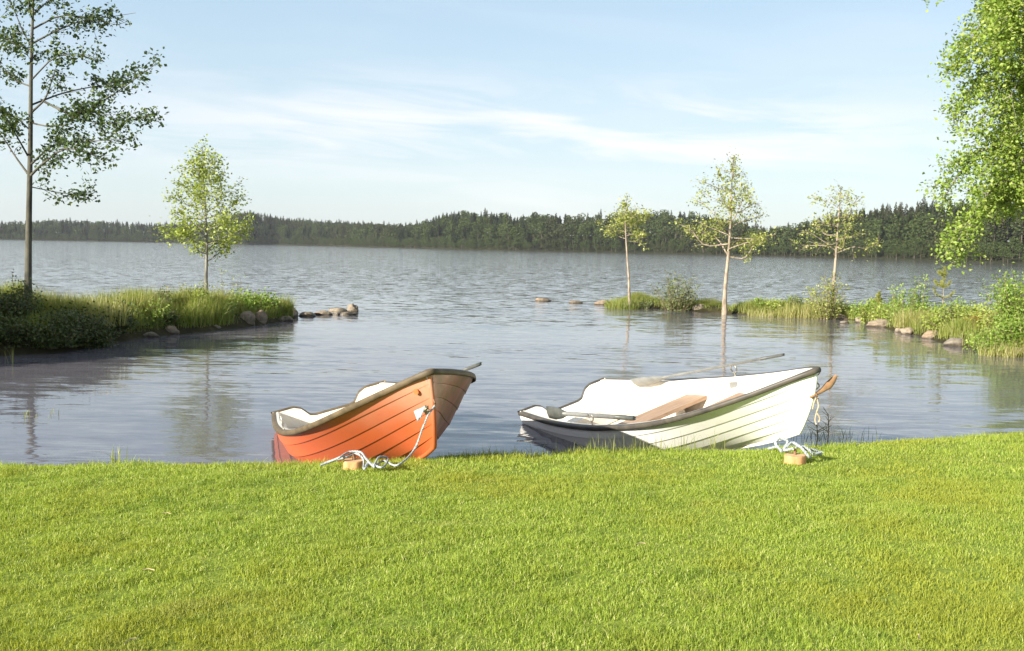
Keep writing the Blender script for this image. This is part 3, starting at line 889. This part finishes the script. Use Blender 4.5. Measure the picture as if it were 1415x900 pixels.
# little pines: a stem, whorls of upright needled twigs
def little_pine(label, pos, h, rad_, seed, brown=False):
    r = np.random.default_rng(seed); e = thing('pine_sapling', label, 'pine sapling', pos)
    st = MB(); nb = MB(); st.tube([(0, 0, -.1), (.01, 0, h * .5), (0, 0, h)], [.018, .012, .004], 5)
    def needles(P, n, L):
        x = r.uniform(0, len(P) - 1.001, n); k = x.astype(int); c = P[k] + (P[k + 1] - P[k]) * (x - k)[:, None]
        d = unit(r.normal(size=(n, 3)) + (0, 0, .9)); s_ = unit(np.cross(d, r.normal(size=(n, 3)))) * .006
        V = np.stack([c - s_, c + s_, c + d * L], 1).reshape(-1, 3); nb.add(V, [np.arange(3 * n).reshape(n, 3)])
    needles(np.array([(0, 0, h * .62), (0, 0, h * .85), (0, 0, h)]), 420, .09)
    for i in range(12):
        z = h * (.42 + .42 * (i // 4) / 2); a = r.uniform(0, 6.28); L = rad_ * (1.1 - .35 * (i // 4)) * r.uniform(.7, 1.1)
        P = np.array([(0, 0, z), (math.cos(a) * L * .7, math.sin(a) * L * .7, z + L * .25), (math.cos(a) * L, math.sin(a) * L, z + L * .75)])
        st.tube(P, [.007, .005, .003], 4, False); needles(P, 0 if i < 2 else 200, .08)
    st.build('stem', M['bark_pale'], e, True); nb.build('foliage', M['needle'], e)
little_pine('yellow-green young pine with bare lower stem on the right spit', on(1302, 28.6), 1.55, .38, 91)
little_pine('smallest pine seedling on the right spit', on(1214, 31.2), .85, .18, 92)

clump(1105, 432, 0, 33.6, 700, .75, .72, M['reed_pale'], 'pale straw grass clump right of the tallest sparse tree')
clump(1060, 432, 0, 34.0, 500, .7, .45, M['reed_pale'], 'lower straw grass clump beside the tallest sparse tree')
clump(860, 418, 0, 36.8, 700, .65, .62, M['reed'], 'bright green grass mound on the tip of the right spit')
clump(1262, 452, 0, 28.2, 500, .55, .6, M['reed_pale'], 'dry grass clump leaning over the right bank stones')
clump(110, 410, 0, 21.3, 1100, 1.0, .72, M['reed_pale'], 'tall pale seeding grass on top of the left spit by the trunk')
clump(75, 410, 0, 21.0, 900, .7, .70, M['reed'], 'tall green grass clump just right of the tall left trunk')
clump(160, 410, 0, 22.6, 700, .6, .50, M['reed'], 'green grass clump above the small dark bush')
clump(10, 410, 0, 20.6, 800, .8, .55, M['reed'], 'sunlit grass clump at the left picture edge')
clump(190, 410, 0, 23.6, 500, .5, .66, M['reed_pale'], 'pale grass clump left of the light green one')
clump(245, 410, 0, 26.0, 700, .6, .66, M['reed_pale'], 'pale seeding grass left of the young spit tree')
clump(310, 410, 0, 27.4, 500, .5, .55, M['reed'], 'green grass clump right of the young spit tree')
clump(215, 425, 0, 25.3, 900, .9, .62, M['reed'], 'light green grass clump mid left spit')
clump(1395, 486, 0, 21.9, 420, .6, .5, M['reed_pale'], 'pale reeds standing in the water below the right bank')
for px, py, n, h_, lb_ in ((14, 502, 8, .34, 'few green reed blades in the water at the left edge'), (165, 640, 14, .16, 'thin weeds on the bank crest left of the red boat'), (58, 575, 12, .10, 'water weed tips poking out of the pond')):
    clump(px, py, .0 if py != 640 else .37, None, n, .09 if py != 575 else .3, h_, M['reed'], lb_, 'weed_clump', .008)['kind'] = 'stuff'


# dark dead stems beside the white boat's bow
def dead_stem(label, pos, h, seed):
    r = np.random.default_rng(seed); mb = MB()
    mb.tube([(0, 0, -.1), (.01, 0, h * .5), (.0, .01, h)], [.006, .005, .004], 5)
    for i in range(9):
        z = h * r.uniform(.3, 1); a = r.uniform(0, 6.28); L = r.uniform(.05, .14)
        mb.tube([(0, 0, z), (math.cos(a) * L, math.sin(a) * L, z + L * .6)], [.004, .002], 3, False)
    o = mb.build('dead_stem', M['twig']); o.location = Vector([float(v) for v in pos]); tag(o, label, 'weed')
dead_stem('dark dead stem standing in the grass right of the white bow', at(1143, 612, .37), .28, 3)
dead_stem('shorter dry stem next to the white bow', at(1128, 612, .37), .17, 4)
p = np.stack([rng.normal(0, .30, 70), rng.normal(0, .10, 70), np.zeros(70)], 1) + at(1150, 611, .33)
V, q, tr = blades(p, .16 * rng.uniform(.5, 1.2, 70), .005, .5)
tag(link('bank_weeds', mesh('bank_weeds', V, [q, tr]), M['shrub']), 'dark straggly weeds on the bank right of the white bow', 'weeds', kind='stuff')
for px, hh, n in ((845, .17, 60), (760, .12, 30), (935, .14, 40)):
    pass
pts = []
for px, py, n in ((790, 627, 6), (833, 622, 26), (905, 620, 22), (948, 618, 20), (720, 628, 10), (870, 621, 16), (985, 616, 12)):
    c = at(px, py, .38); pts.append(c + np.stack([rng.normal(0, .12, n), rng.normal(0, .05, n), np.full(n, -.03)], 1))
pts = np.concatenate(pts)
V, q, tr = blades(pts, rng.uniform(.10, .22, len(pts)), .005, .4)
tag(link('bank_grass', mesh('bank_grass', V, [q, tr]), M['reed']), 'longer unmown grass along the side of the white boat', 'grass', kind='stuff')


# ------------------------------------------------------------------ rocks
def rock(px, py, sx, sy, sz, label, seed, z=-.02, group=None, rot=0., sharp=.35):
    bm = bmesh.new(); bmesh.ops.create_icosphere(bm, subdivisions=4, radius=1)
    kf = .62 if seed <= 9 else .68 if seed in (18, 19, 20, 21, 22, 23, 24, 25, 26, 27, 28, 29, 31) else 1.
    sx *= kf; sy *= kf; sz *= (kf + 1) / 2
    so = Vector((seed * 3.7, seed * 1.3, seed * 2.1))
    for v in bm.verts:
        c = v.co.copy()
        d = mnoise.noise(c * .9 + so) * sharp + mnoise.noise(c * 2.3 + so) * sharp * .4 + mnoise.noise(c * 6 + so) * .05
        v.co = c * (1 + d)
        # facets: shave off along a few planes
        for k in range(5):
            nn = Vector((math.sin(seed * 1.7 + k * 2.1), math.cos(seed * 2.3 + k * 1.3), math.sin(seed + k * 3.1) * .8)).normalized()
            e = v.co.dot(nn) - .78
            if e > 0: v.co -= nn * e * .8
        v.co = Vector((v.co.x * sx * .9, v.co.y * sy * .9, v.co.z * sz))
    me = bpy.data.meshes.new('rock'); bm.to_mesh(me); bm.free()
    me.polygons.foreach_set('use_smooth', np.ones(len(me.polygons), bool))
    o = link('rock', me, M['rock']); c = at(px, py, 0.0); o.location = (float(c[0]), float(c[1]), float(z)); o.rotation_euler = (0, 0, rot)
    tag(o, label, 'rock', group)
    return o


RK = 'stones along the left spit'; RR = 'stones along the right spit'
rock(172, 463, .40, .3, .16, 'dark rounded stone under the spit grass nearest the big dark bush', 1, .03, RK)
rock(207, 466, .36, .26, .13, 'flat grey stone at the waterline, second from the dark bush', 2, .02, RK)
rock(150, 474, .30, .25, .12, 'small dark stone below the big bush', 3, .0, RK)
rock(237, 462, .36, .3, .2, 'rounded brown stone under the middle of the left spit', 4, .04, RK)
rock(296, 456, .32, .24, .13, 'low shaded stone below the young tree', 5, .03, RK)
rock(340, 450, .46, .36, .32, 'large grey boulder, left one of the pair under the leafy bush', 6, .08, RK)
rock(360, 448, .34, .30, .32, 'tan upright boulder, right one of the pair under the leafy bush', 7, .09, RK)
rock(394, 444, .36, .28, .16, 'brown rounded stone in front of the dark slab', 8, .04, RK)
rock(393, 437, .85, .5, .50, 'dark sloping slab at the end of the left spit', 9, .08, RK, -.5, .25)
rock(424, 437, .30, .2, .10, 'small tan stone just off the spit end', 10, .03, RK)
rock(447, 435, .30, .2, .10, 'small pointed stone midway between spit end and last stones', 11, .03, RK)
rock(467, 432, .42, .26, .12, 'broad tan stone among the last stones in the water', 12, .03, RK)
rock(487, 431, .22, .2, .24, 'pointed upright stone farthest out from the left spit', 13, .06, RK, .4, .45)
rock(478, 435, .34, .2, .08, 'flat low stone in front of the pointed one', 14, .02, RK)
rock(750, 416, .38, .28, .10, 'lone pale stone in open water farthest from the right spit', 15, .03, RR)
rock(795, 419, .34, .24, .07, 'flat stone in open water nearer the right spit', 16, .02, RR)
rock(832, 421, .34, .26, .14, 'pale stone at the very tip of the right spit', 17, .03, RR)
rock(868, 425, .75, .4, .16, 'long dark stone under the slanting tree', 18, .03, RR)
rock(968, 430, .55, .35, .28, 'dark rounded boulder between the tall bush and the tallest sparse tree', 19, .05, RR)
rock(1086, 438, .26, .2, .09, 'small stone at the edge of the straw grass', 20, .03, RR)
rock(1160, 441, .50, .3, .14, 'brown stone at the gap in the right spit', 21, .04, RR)
rock(1167, 447, .26, .18, .06, 'tiny dark stone awash at the gap', 22, .02, RR)
rock(1190, 446, .34, .26, .17, 'reddish stone just right of the gap', 23, .06, RR)
rock(1217, 452, .62, .3, .20, 'long pinkish stone below the pine seedling', 24, .07, RR)
rock(1243, 459, .28, .2, .12, 'small dark stone awash below the leafy saplings', 25, .02, RR)
rock(1290, 468, .46, .3, .20, 'grey stone with a dark hollow on the right bank', 26, .06, RR)
rock(1330, 466, .50, .38, .36, 'large pale boulder high on the right bank', 27, .22, RR)
rock(1345, 470, .36, .36, .30, 'rough pale boulder leaning on the large one', 28, .22, RR)
rock(1322, 478, .52, .34, .16, 'flat pale slab at the waterline under the large boulder', 29, .05, RR)
rock(1408, 491, .34, .3, .20, 'grey stone at the waterline by the right picture edge', 30, .05, RR)
rock(1255, 462, .34, .24, .16, 'tan stone half hidden by the dry leaning grass', 31, .06, RR)

# ------------------------------------------------------------------ the two rowing boats
TB = [0, .25, .5, .7, .85, .95, 1]; BB = [.58, .70, .74, .66, .44, .19, .022]; SS = [.50, .47, .50, .58, .69, .78, .83]
L0 = 3.8
MID = np.array([(0, 0), (.36, .03), (.66, .12), (.83, .29), (.925, .51), (.975, .75), (1, 1)])
BOW = np.array([(0, 0), (.13, .16), (.26, .33), (.41, .50), (.58, .67), (.78, .84), (1, 1)])


def keel(t): return .21 * np.clip((np.asarray(t) - .45) / .45, 0, None) ** 1.6


def prof(t):
    """7 section nodes at station t: y, z fraction"""
    w_ = np.clip((t - .35) / .6, 0, 1); w_ = w_ * w_ * (3 - 2 * w_)
    return MID * (1 - w_) + BOW * w_


def hpt(t, side, yf, zf, S, out=0.):
    k_ = keel(t); s_ = hermite(t, TB, SS); b_ = hermite(t, TB, BB)
    z = k_ + (s_ - k_) * zf
    x = t * L0 * (1 - .085 * t ** 3 * (1 - zf) ** 1.5)
    return np.array([x, side * (b_ * yf + out), z]) * S


def gun(t, side, S, dy=0., dz=0.): return np.array([t * L0, side * (hermite(t, TB, BB) + dy), hermite(t, TB, SS) + dz]) * S


def boat(name, label, pos, yaw, pitch, roll, S, hullm, railm, thw):
    e = thing(name, label, 'boat', pos)
    e.rotation_mode = 'ZYX'
    cz, sz, cy, sy, cx, sx = math.cos(yaw), math.sin(yaw), math.cos(pitch), math.sin(pitch), math.cos(roll), math.sin(roll)
    Rm = np.array([[cz, -sz, 0], [sz, cz, 0], [0, 0, 1]]) @ np.array([[cy, 0, -sy], [0, 1, 0], [sy, 0, cy]]) @ np.array([[1, 0, 0], [0, cx, -sx], [0, sx, cx]])
    e.rotation_mode = 'QUATERNION'; e.rotation_quaternion = Matrix(Rm.tolist()).to_quaternion()
    ts = np.concatenate([np.linspace(0, .8, 34), np.linspace(.815, 1, 22)])
    # lapped strakes, each overhanging the one below
    mb = MB()
    for side in (-1, 1):
        prev = None
        for j in range(6):
            o0 = .008 if j else 0
            rows = []
            for t_ in ts:
                pr = prof(t_); fade = 1 - .7 * max(0, (t_ - .93) / .07)
                a, b_ = pr[j], pr[j + 1]
                rows.append([hpt(t_, side, *(a + (b_ - a) * f), S, o0 * fade * (1 - f)) for f in (0, .33, .66, 1)])
            G = np.array(rows); mb.grid(G, flip=side > 0)
            if prev is not None: mb.grid(np.stack([prev, G[:, 0]], 1), flip=side > 0)
            prev = G[:, -1]
    hull = mb.build('hull', hullm, e, True)
    # keel and stem strip
    mb = MB()
    pts = [hpt(t_, 1, 0, 0, S) * (1, 0, 1) for t_ in np.linspace(0, 1, 24)] + [hpt(1., 1, 0, zf, S) * (1, 0, 1) for zf in np.linspace(.06, 1, 14)]
    mb.tube(pts, .017 * S, 6); mb.build('keel', hullm, e, True)
    # transom slab with a wide motor notch
    yt = np.linspace(-1, 1, 61); pr = prof(0.); bz = SS[0]
    def ttop(u):
        a = abs(u)
        return bz + np.interp(a, [0, .30, .40, .52, .64, 1], [-.13, -.13, -.115, -.03, .0, .0])
    G = []
    for u in yt:
        zb = np.interp(abs(u), pr[:, 0], pr[:, 1]) * bz; zt = max(ttop(u), zb + .002)
        y_ = u * BB[0]
        G.append([(-.004, y_, zb), (-.012, y_, zt), (.035, y_, zt), (.05, y_, zb + .02)])
    mb = MB(); mb.grid(np.array(G) * S, close_v=True); mb.build('transom', hullm if thw else M['liner'], e)
    # inner moulding: side deck, sides and floor
    mb = MB(); tl = np.linspace(.008, .985, 46)
    for side in (-1, 1):
        rows = []
        for t_ in tl:
            b_ = float(hermite(t_, TB, BB)); s_ = float(hermite(t_, TB, SS)); k_ = float(keel(t_)); pr = prof(t_)
            def yin(zf, d): return max(.004, np.interp(zf, pr[:, 1], pr[:, 0]) * b_ - d)
            fl = max(.10, min(.62, (.13 + .9 * k_) / s_))
            zf_ = lambda zf: k_ + (s_ - k_) * zf
            row = [(b_ + .004, s_ + .004), (max(.004, b_ - .055), s_ + .010), (max(.004, b_ - .070), s_ - .004)]
            for zf in (.86, .70, .69, .5):
                zz = fl + (1 - fl) * zf
                row.append((max(.003, yin(zz, .045 if zf > .695 else .085 if zf == .69 else .075)), zf_(zz)))
            row.append((max(.002, yin(fl + .03, .07) * .96), zf_(fl + .03)))
            row.append((max(.0015, yin(fl, .10) * .8), zf_(fl)))
            row.append((0, zf_(fl)))
            rows.append([(t_ * L0 * (1 - .085 * t_ ** 3 * (1 - (z - k_) / (s_ - k_)) ** 1.5), side * y_, z) for y_, z in row])
        mb.grid(np.array(rows) * S, flip=side < 0)
    mb.build('inner_moulding', M['liner'], e, True)
    # rubbing rail round the sheer
    mb = MB(); tr = np.linspace(0, 1, 50)
    path = [(t_, -1) for t_ in tr] + [(t_, 1) for t_ in tr[::-1]]
    sect = [(.000, -.032), (.010, -.030), (.015, -.016), (.014, .002), (.008, .009), (-.014, .013), (-.032, .011)]
    G = []
    for t_, sd in path:
        G.append([gun(t_, sd, S, oy, oz) + np.array([.03 * S * max(0, (t_ - .97) / .03) * (oy > 0), 0, 0]) for oy, oz in sect])
    G = np.array(G)
    mb.grid(G); mb.build('gunwale_rail', railm, e, True)
    # rail over the top of the transom
    mb = MB()
    mb.tube([np.array((.012, u * (BB[0] + .015), ttop(u) + .006)) * S for u in np.linspace(-1, 1, 60)], .017 * S, 6); mb.build('transom_rail', railm, e, True)
    # benches
    def bench(x0, x1, z, th, mat, nm, inset=.03):
        mb = MB(); xs_ = np.linspace(x0, x1, 5); G = []
        for x in xs_:
            t_ = x / L0; b_ = float(hermite(t_, TB, BB)); s_ = float(hermite(t_, TB, SS)); pr = prof(t_); k_ = float(keel(t_))
            wz = lambda zz: max(.01, np.interp((zz - k_) / (s_ - k_), pr[:, 1], pr[:, 0]) * b_ - inset)
            lo = max(z - th, k_ + .14); G.append([(x, -wz(z), z), (x, -wz(lo), lo), (x, wz(lo), lo), (x, wz(z), z)])
        G = np.array(G) * S; mb.grid(G, close_v=True)
        mb.add(G[0], [np.array([[0, 1, 2, 3]])]); mb.add(G[-1], [np.array([[3, 2, 1, 0]])])
        return bevel(mb.build(nm, mat, e), .008)
    bench(.07, .52, .30, .26, M['liner'], 'stern_bench', .06)
    for sd in (-1, 1):
        mb = MB(); G = []
        for x in np.linspace(.5, 1.45, 8):
            t_ = x / L0; b_ = float(hermite(t_, TB, BB)); s_ = float(hermite(t_, TB, SS)); pr = prof(t_); k_ = float(keel(t_))
            yo = np.interp(.30 / s_, pr[:, 1], pr[:, 0]) * b_ - .06
            G.append([(x, sd * yo, .295), (x, sd * (yo - .15), .295), (x, sd * (yo - .16), .28), (x, sd * (yo - .14), .15), (x, sd * (yo - .1), .15)])
        mb.grid(np.array(G) * S, close_v=True, flip=sd > 0); mb.build('side_bench', M['liner'], e)
    if thw:
        bench(1.36, 1.68, .345, .035, M['wood'], 'thwart'); bench(2.22, 2.48, .41, .035, M['wood'], 'thwart')
    else:
        bench(1.62, 1.92, .335, .20, M['liner'], 'thwart'); bench(2.45, 2.72, .40, .035, M['liner'], 'thwart')
    # fore deck wedge
    mb = MB(); G = [[gun(t_, -1, S, -.03, .004), gun(t_, 0, S, 0, .012), gun(t_, 1, S, -.03, .004)] for t_ in np.linspace(.89, .985, 6)]
    mb.grid(np.array(G)); mb.build('fore_deck', M['liner'], e, True)
    # rowlocks: plate, post and horns
    for sd in (-1, 1):
        t_ = .42 if sd < 0 else .545
        c = gun(t_, sd, S, -.03, .015)
        mb = MB(); mb.tube([c - (0, 0, .03), c + (0, 0, .045)], .010, 8)
        arc_ = [c + np.array([.045 * math.sin(a), 0, .085 - .045 * math.cos(a)]) for a in np.linspace(-2.5, 2.5, 15)]
        mb.tube(arc_, .008, 6); rl = mb.build('rowlock', M['steel'], e, True)
        mb = MB(); d = -.070 * sd
        pc = gun(t_, sd, S, -.083, -.085)
        tgx = unit(gun(t_ + .02, sd, S) - gun(t_ - .02, sd, S)); ax = np.array([tgx, np.cross([0, 0, 1], tgx), [0, 0, 1]]).T
        mb.box(pc, (.13, .012, .13), ax); bevel(mb.build('plate', M['oar_grey'], rl), .004)
    # bow eye
    c = hpt(1., 1, 0, .60, S) * (1, 0, 1)
    mb = MB(); mb.tube([c + np.array([.02 + .028 * math.cos(a), 0, .028 * math.sin(a)]) for a in np.linspace(0, 2 * np.pi, 17)], .007, 6)
    mb.tube([c - (.03, 0, 0), c + (.01, 0, 0)], .012, 8); mb.build('bow_eye', M['rust'], e, True)
    W = lambda p: Rm @ np.asarray(p, float) + np.asarray(pos, float)
    return e, W, c


K = 2.2 / 2.4
redpos = np.array([-2.232, 13.077, -.274]) * K; SR = 1.317 * K
whpos = np.array([.892, 13.829, -.261]) * K; SW = 1.258 * K
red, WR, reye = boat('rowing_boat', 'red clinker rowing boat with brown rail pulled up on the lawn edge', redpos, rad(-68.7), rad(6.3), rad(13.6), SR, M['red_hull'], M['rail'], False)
wht, WW, weye = boat('rowing_boat', 'white rowing boat leaning over with wooden thwarts and oars inside', whpos, rad(-60.2), rad(6.3), rad(15.1), SW, M['white_hull'], M['rail_dark'], True)
# orange drain fitting on the red boat's flank
mb = MB(); 
cq = hpt(.978, -1, .80, .82, SR, .004); nrm = unit(np.array([.75, -1, -.1]))
mb.tube([cq - nrm * .02, cq + nrm * .012], .022, 14); ob = bevel(mb.build('fitting', M['fit'], red), .003)


def oar(label, a, b, W, bl=.62, handle=None, tilt=.65, rs=1.):
    """a = blade tip, b = handle end (boat space)"""
    A, B = W(a), W(b)
    e = thing('oar', label, 'oar', A)
    d = unit(B - A); Ln = np.linalg.norm(B - A)
    mb = MB(); mb.tube([d * bl * .8, d * bl * 1.3, d * (Ln - .32)], np.array([.016, .017, .015]) * rs, 8); mb.build('shaft', M['oar_grey'], e, True)
    mb = MB(); mb.tube([d * (Ln - .34), d * (Ln - .05), d * Ln], np.array([.017, .017, .014]) * rs, 8); mb.build('handle', M['oar_dark'], e, True)
    s_ = unit(np.cross(d, (0, 0, 1))); s_ = unit(s_ * math.sqrt(1 - tilt ** 2) + np.cross(s_, d) * tilt); n_ = np.cross(d, s_)
    G = []
    for f, w_ in ((0, .06), (.03, .078), (.35, .082), (.7, .062), (.88, .034), (1, .022)):
        c = d * bl * f + n_ * .012 * math.sin(f * 3.1)
        G.append([c - s_ * w_ - n_ * .004, c - s_ * w_ + n_ * .004, c + n_ * .012, c + s_ * w_ + n_ * .004, c + s_ * w_ - n_ * .004, c - n_ * .012])
    G = np.array(G); mb = MB(); mb.grid(G, close_v=True); mb.add(G[0], [np.arange(6)[None]]); mb.add(G[-1], [np.arange(6)[None, ::-1]])
    mb.build('blade', handle or M['oar_grey'], e, True)


oar('grey oar lying along the far side of the white boat with its handle raised', gun(.16, .84, SW, 0, .0), gun(.76, .98, SW, .02, .150), WW)
oar('dark-bladed oar lying inside the near side of the white boat', gun(.11, -.74, SW, 0, .0), gun(.54, -.74, SW, 0, .015), WW, .5, M['oar_dark'], .97, 1.6)
oar('grey oar in the red boat with its handle jutting past the bow rail', gun(.2, .5, SR, 0, -.08), gun(.81, 1.0, SR, .09, .055), WR)

# wooden stick tied to the white bow
P = WW(weye); d = np.array([.22, .07, .18])
mb = MB(); s_ = unit(np.cross(d, (0, -1, .2))); n_ = unit(np.cross(d, s_))
G = []
for f, w_, h_ in ((-.12, .012, .012), (.1, .014, .014), (.35, .022, .014), (.6, .036, .012), (.8, .03, .012), (1, .014, .012)):
    c = d * f + s_ * .02 * math.sin(f * 3)
    G.append([c + s_ * w_ * math.cos(a) + n_ * h_ * math.sin(a) for a in np.linspace(0, 2 * np.pi, 8, endpoint=False)])
G = np.array(G); mb.grid(G, close_v=True); mb.add(G[0], [np.arange(8)[None]]); mb.add(G[-1], [np.arange(8)[None, ::-1]])
o = mb.build('wooden_stick', M['stick'], None, True); o.location = Vector((P + np.array([.0, -.02, .0])).tolist()); tag(o, 'brown wooden stick tied to the bow of the white boat', 'stick')


# ropes and the log stumps
def rope_mesh(paths, rr=.009):
    mb = MB()
    for p in paths:
        P = catmull(p, 10 * len(p)); P = P
        n = len(P); s = np.concatenate([[0], np.cumsum(np.linalg.norm(np.diff(P, axis=0), axis=1))])
        tg = unit(np.gradient(P, axis=0)); u = unit(np.cross(tg, (.1, .2, 1))); v = np.cross(tg, u)
        for k in range(3):
            a = s * 90 + k * 2.094
            mb.tube(P + (u * np.cos(a)[:, None] + v * np.sin(a)[:, None]) * rr * .5, rr * .62, 5)
    return mb


def gnd(px, py, dz=.06):
    z = .42
    for _ in range(6):
        p = at(px, py, z); z = float(lawn_z(p[0], p[1])) + dz
    return at(px, py, z)


def stump(label, px, py, dia, h, seed):
    p = gnd(px, py, 0.0); r = np.random.default_rng(seed)
    e = thing('log_stump', label, 'stump', p - (0, 0, .03))
    a = np.linspace(0, 2 * np.pi, 28, endpoint=False); rr = dia / 2 * (1 + .05 * np.sin(2 * a + 1) + .03 * np.sin(5 * a + seed) + r.normal(0, .008, 28))
    zs = np.array([-.1, h * .5, h * .9, h * .97, h])
    G = np.array([[(rr[i] * m_ * math.cos(a[i]), rr[i] * m_ * math.sin(a[i]), z) for i in range(28)] for z, m_ in zip(zs, (1.03, 1, .99, .97, .93))])
    mb = MB(); mb.grid(G, close_v=True); mb.build('bark_side', M['log_bark'], e, True)
    mb = MB(); mb.add(G[-1] + (0, 0, .001), [np.arange(28)[None]]); mb.build('cut_top', M['log_top'], e)
    mb = MB(); mb.tube([(.0, 0, h - .01), (0, 0, h + .05)], .012, 8); mb.build('iron_peg', M['rust'], e, True)
    return p
s1 = stump('low sawn log stump with rope in front of the red boat', 489, 648, .165, .10, 1)
s2 = stump('low sawn log stump in front of the white bow', 1098, 640, .175, .10, 2)

E1 = WR(reye) + np.array([.02, -.03, -.02])
hang = at(584, 592, 0, E1[1] - .05)
path = [E1, at(592, 573, 0, E1[1] - .07), hang, at(572, 622, 0, E1[1] - .0), gnd(549, 643, .07), gnd(530, 637), gnd(517, 646, .05), gnd(524, 632, .1), gnd(536, 634, .08), gnd(528, 646, .05), gnd(510, 640, .07), gnd(505, 646, .05)]
pathb = [gnd(443, 643, .04), gnd(460, 637, .07), gnd(478, 632, .10), s1 + (-.02, .05, .10), s1 + (.03, -.02, .125), s1 + (.085, -.06, .09), gnd(503, 648, .04), gnd(510, 640, .07)]
pathc = [gnd(449, 640, .05), gnd(468, 633, .10), s1 + (-.05, .06, .12), s1 + (.05, .02, .13), gnd(506, 634, .1), gnd(516, 645, .05)]
e = thing('mooring_rope', 'pale rope from the red bow down to its log stump', 'rope', gnd(530, 640, 0))
b_ = np.array(e.location)
rope_mesh([[np.array(q) - b_ for q in pp] for pp in (path, pathb, pathc)], .009).build('rope', M['rope'], e, True)
kn = MB(); c = at(590, 563, 0, E1[1] - .06) - b_
for k in range(5):
    kn.tube([c + rng.normal(0, .012, 3), c + rng.normal(0, .02, 3) + (0, 0, -.03), c + rng.normal(0, .012, 3) + (0, 0, -.05)], .012, 6)
kn.build('knot', M['rope_tan'], e, True)
kn = MB(); c = at(580, 572, 0, E1[1] - .10) - b_
G = np.array([[c + (x * (.030 - .016 * z), .006 * math.sin(x * 5 + 2 * z), -z * .042 + .022 * x) for z in np.linspace(-1, 1, 5)] for x in np.linspace(-1, 1, 5)])
kn.grid(G); o = kn.build('plastic_strip', M['twine_blue'], e, True); sm = o.modifiers.new('solid', 'SOLIDIFY'); sm.thickness = .004

e = thing('mooring_rope', 'bluish rope looped round the log stump by the white bow', 'rope', s2)
loops = []
rr_ = np.random.default_rng(9)
loops.append([gnd(1062, 620, .03), gnd(1074, 618, .06), gnd(1080, 624, .06), s2 + (-.07, .03, .12), s2 + (-.01, .05, .16), s2 + (.05, .0, .13), s2 + (.10, -.03, .07), gnd(1120, 632, .05)])
loops.append([s2 + (-.11, .0, .10), s2 + (-.15, .05, .15), s2 + (-.11, .08, .19), s2 + (-.05, .05, .17), s2 + (-.09, .0, .11), s2 + (-.02, -.02, .125)])
loops.append([s2 + (.01, .02, .13), s2 + (.08, .04, .13), s2 + (.13, .02, .10), gnd(1124, 628, .07), gnd(1136, 625, .08)])
loops.append([s2 + (.04, .05, .13), s2 + (.12, .07, .10), gnd(1128, 623, .09), gnd(1134, 629, .05)])
rope_mesh([[np.array(q) - s2 for q in pp] for pp in loops], .012).build('rope', M['rope'], e, True)
e = thing('bow_lashing', 'tan lashing with frayed ends at the bow eye of the white boat', 'rope', P)
lash = [[np.array([.03 * math.cos(a), .02 * math.sin(a), .012 * k - .03]) + (.02, -.01, 0) for k, a in enumerate(np.linspace(0, 14, 24))]]
lash += [[(.03, -.02, -.02), (.045, -.03, -.09), (.03, -.03, -.15)], [(.03, -.03, -.15), (.06, -.03, -.20), (.055, -.03, -.24)], [(.03, -.03, -.15), (.02, -.03, -.22), (.03, -.04, -.26)], [(.02, -.03, -.02), (.00, -.04, -.06), (-.01, -.04, -.12)]]
rope_mesh(lash, .006).build('rope', M['rope_tan'], e, True)

# a few pale clippings on the lawn
for i, (px, py, a) in enumerate(((230, 710, .3), (180, 886, 1.2), (205, 788, .1), (885, 752, .5), (1270, 880, 1.3))):
    c = gnd(px, py, .05); L = rng.uniform(.02, .035)
    o = MB(); o.tube([(-L * math.cos(a), -L * math.sin(a), 0), (0, 0, .008), (L * math.cos(a), L * math.sin(a), .0)], .003, 4)
    ob = o.build('dry_straw', M['clipping'], None, True); ob.location = Vector(c.tolist())
    tag(ob, 'short dry straw lying on the mown grass', 'straw', 'dry straws scattered on the lawn')
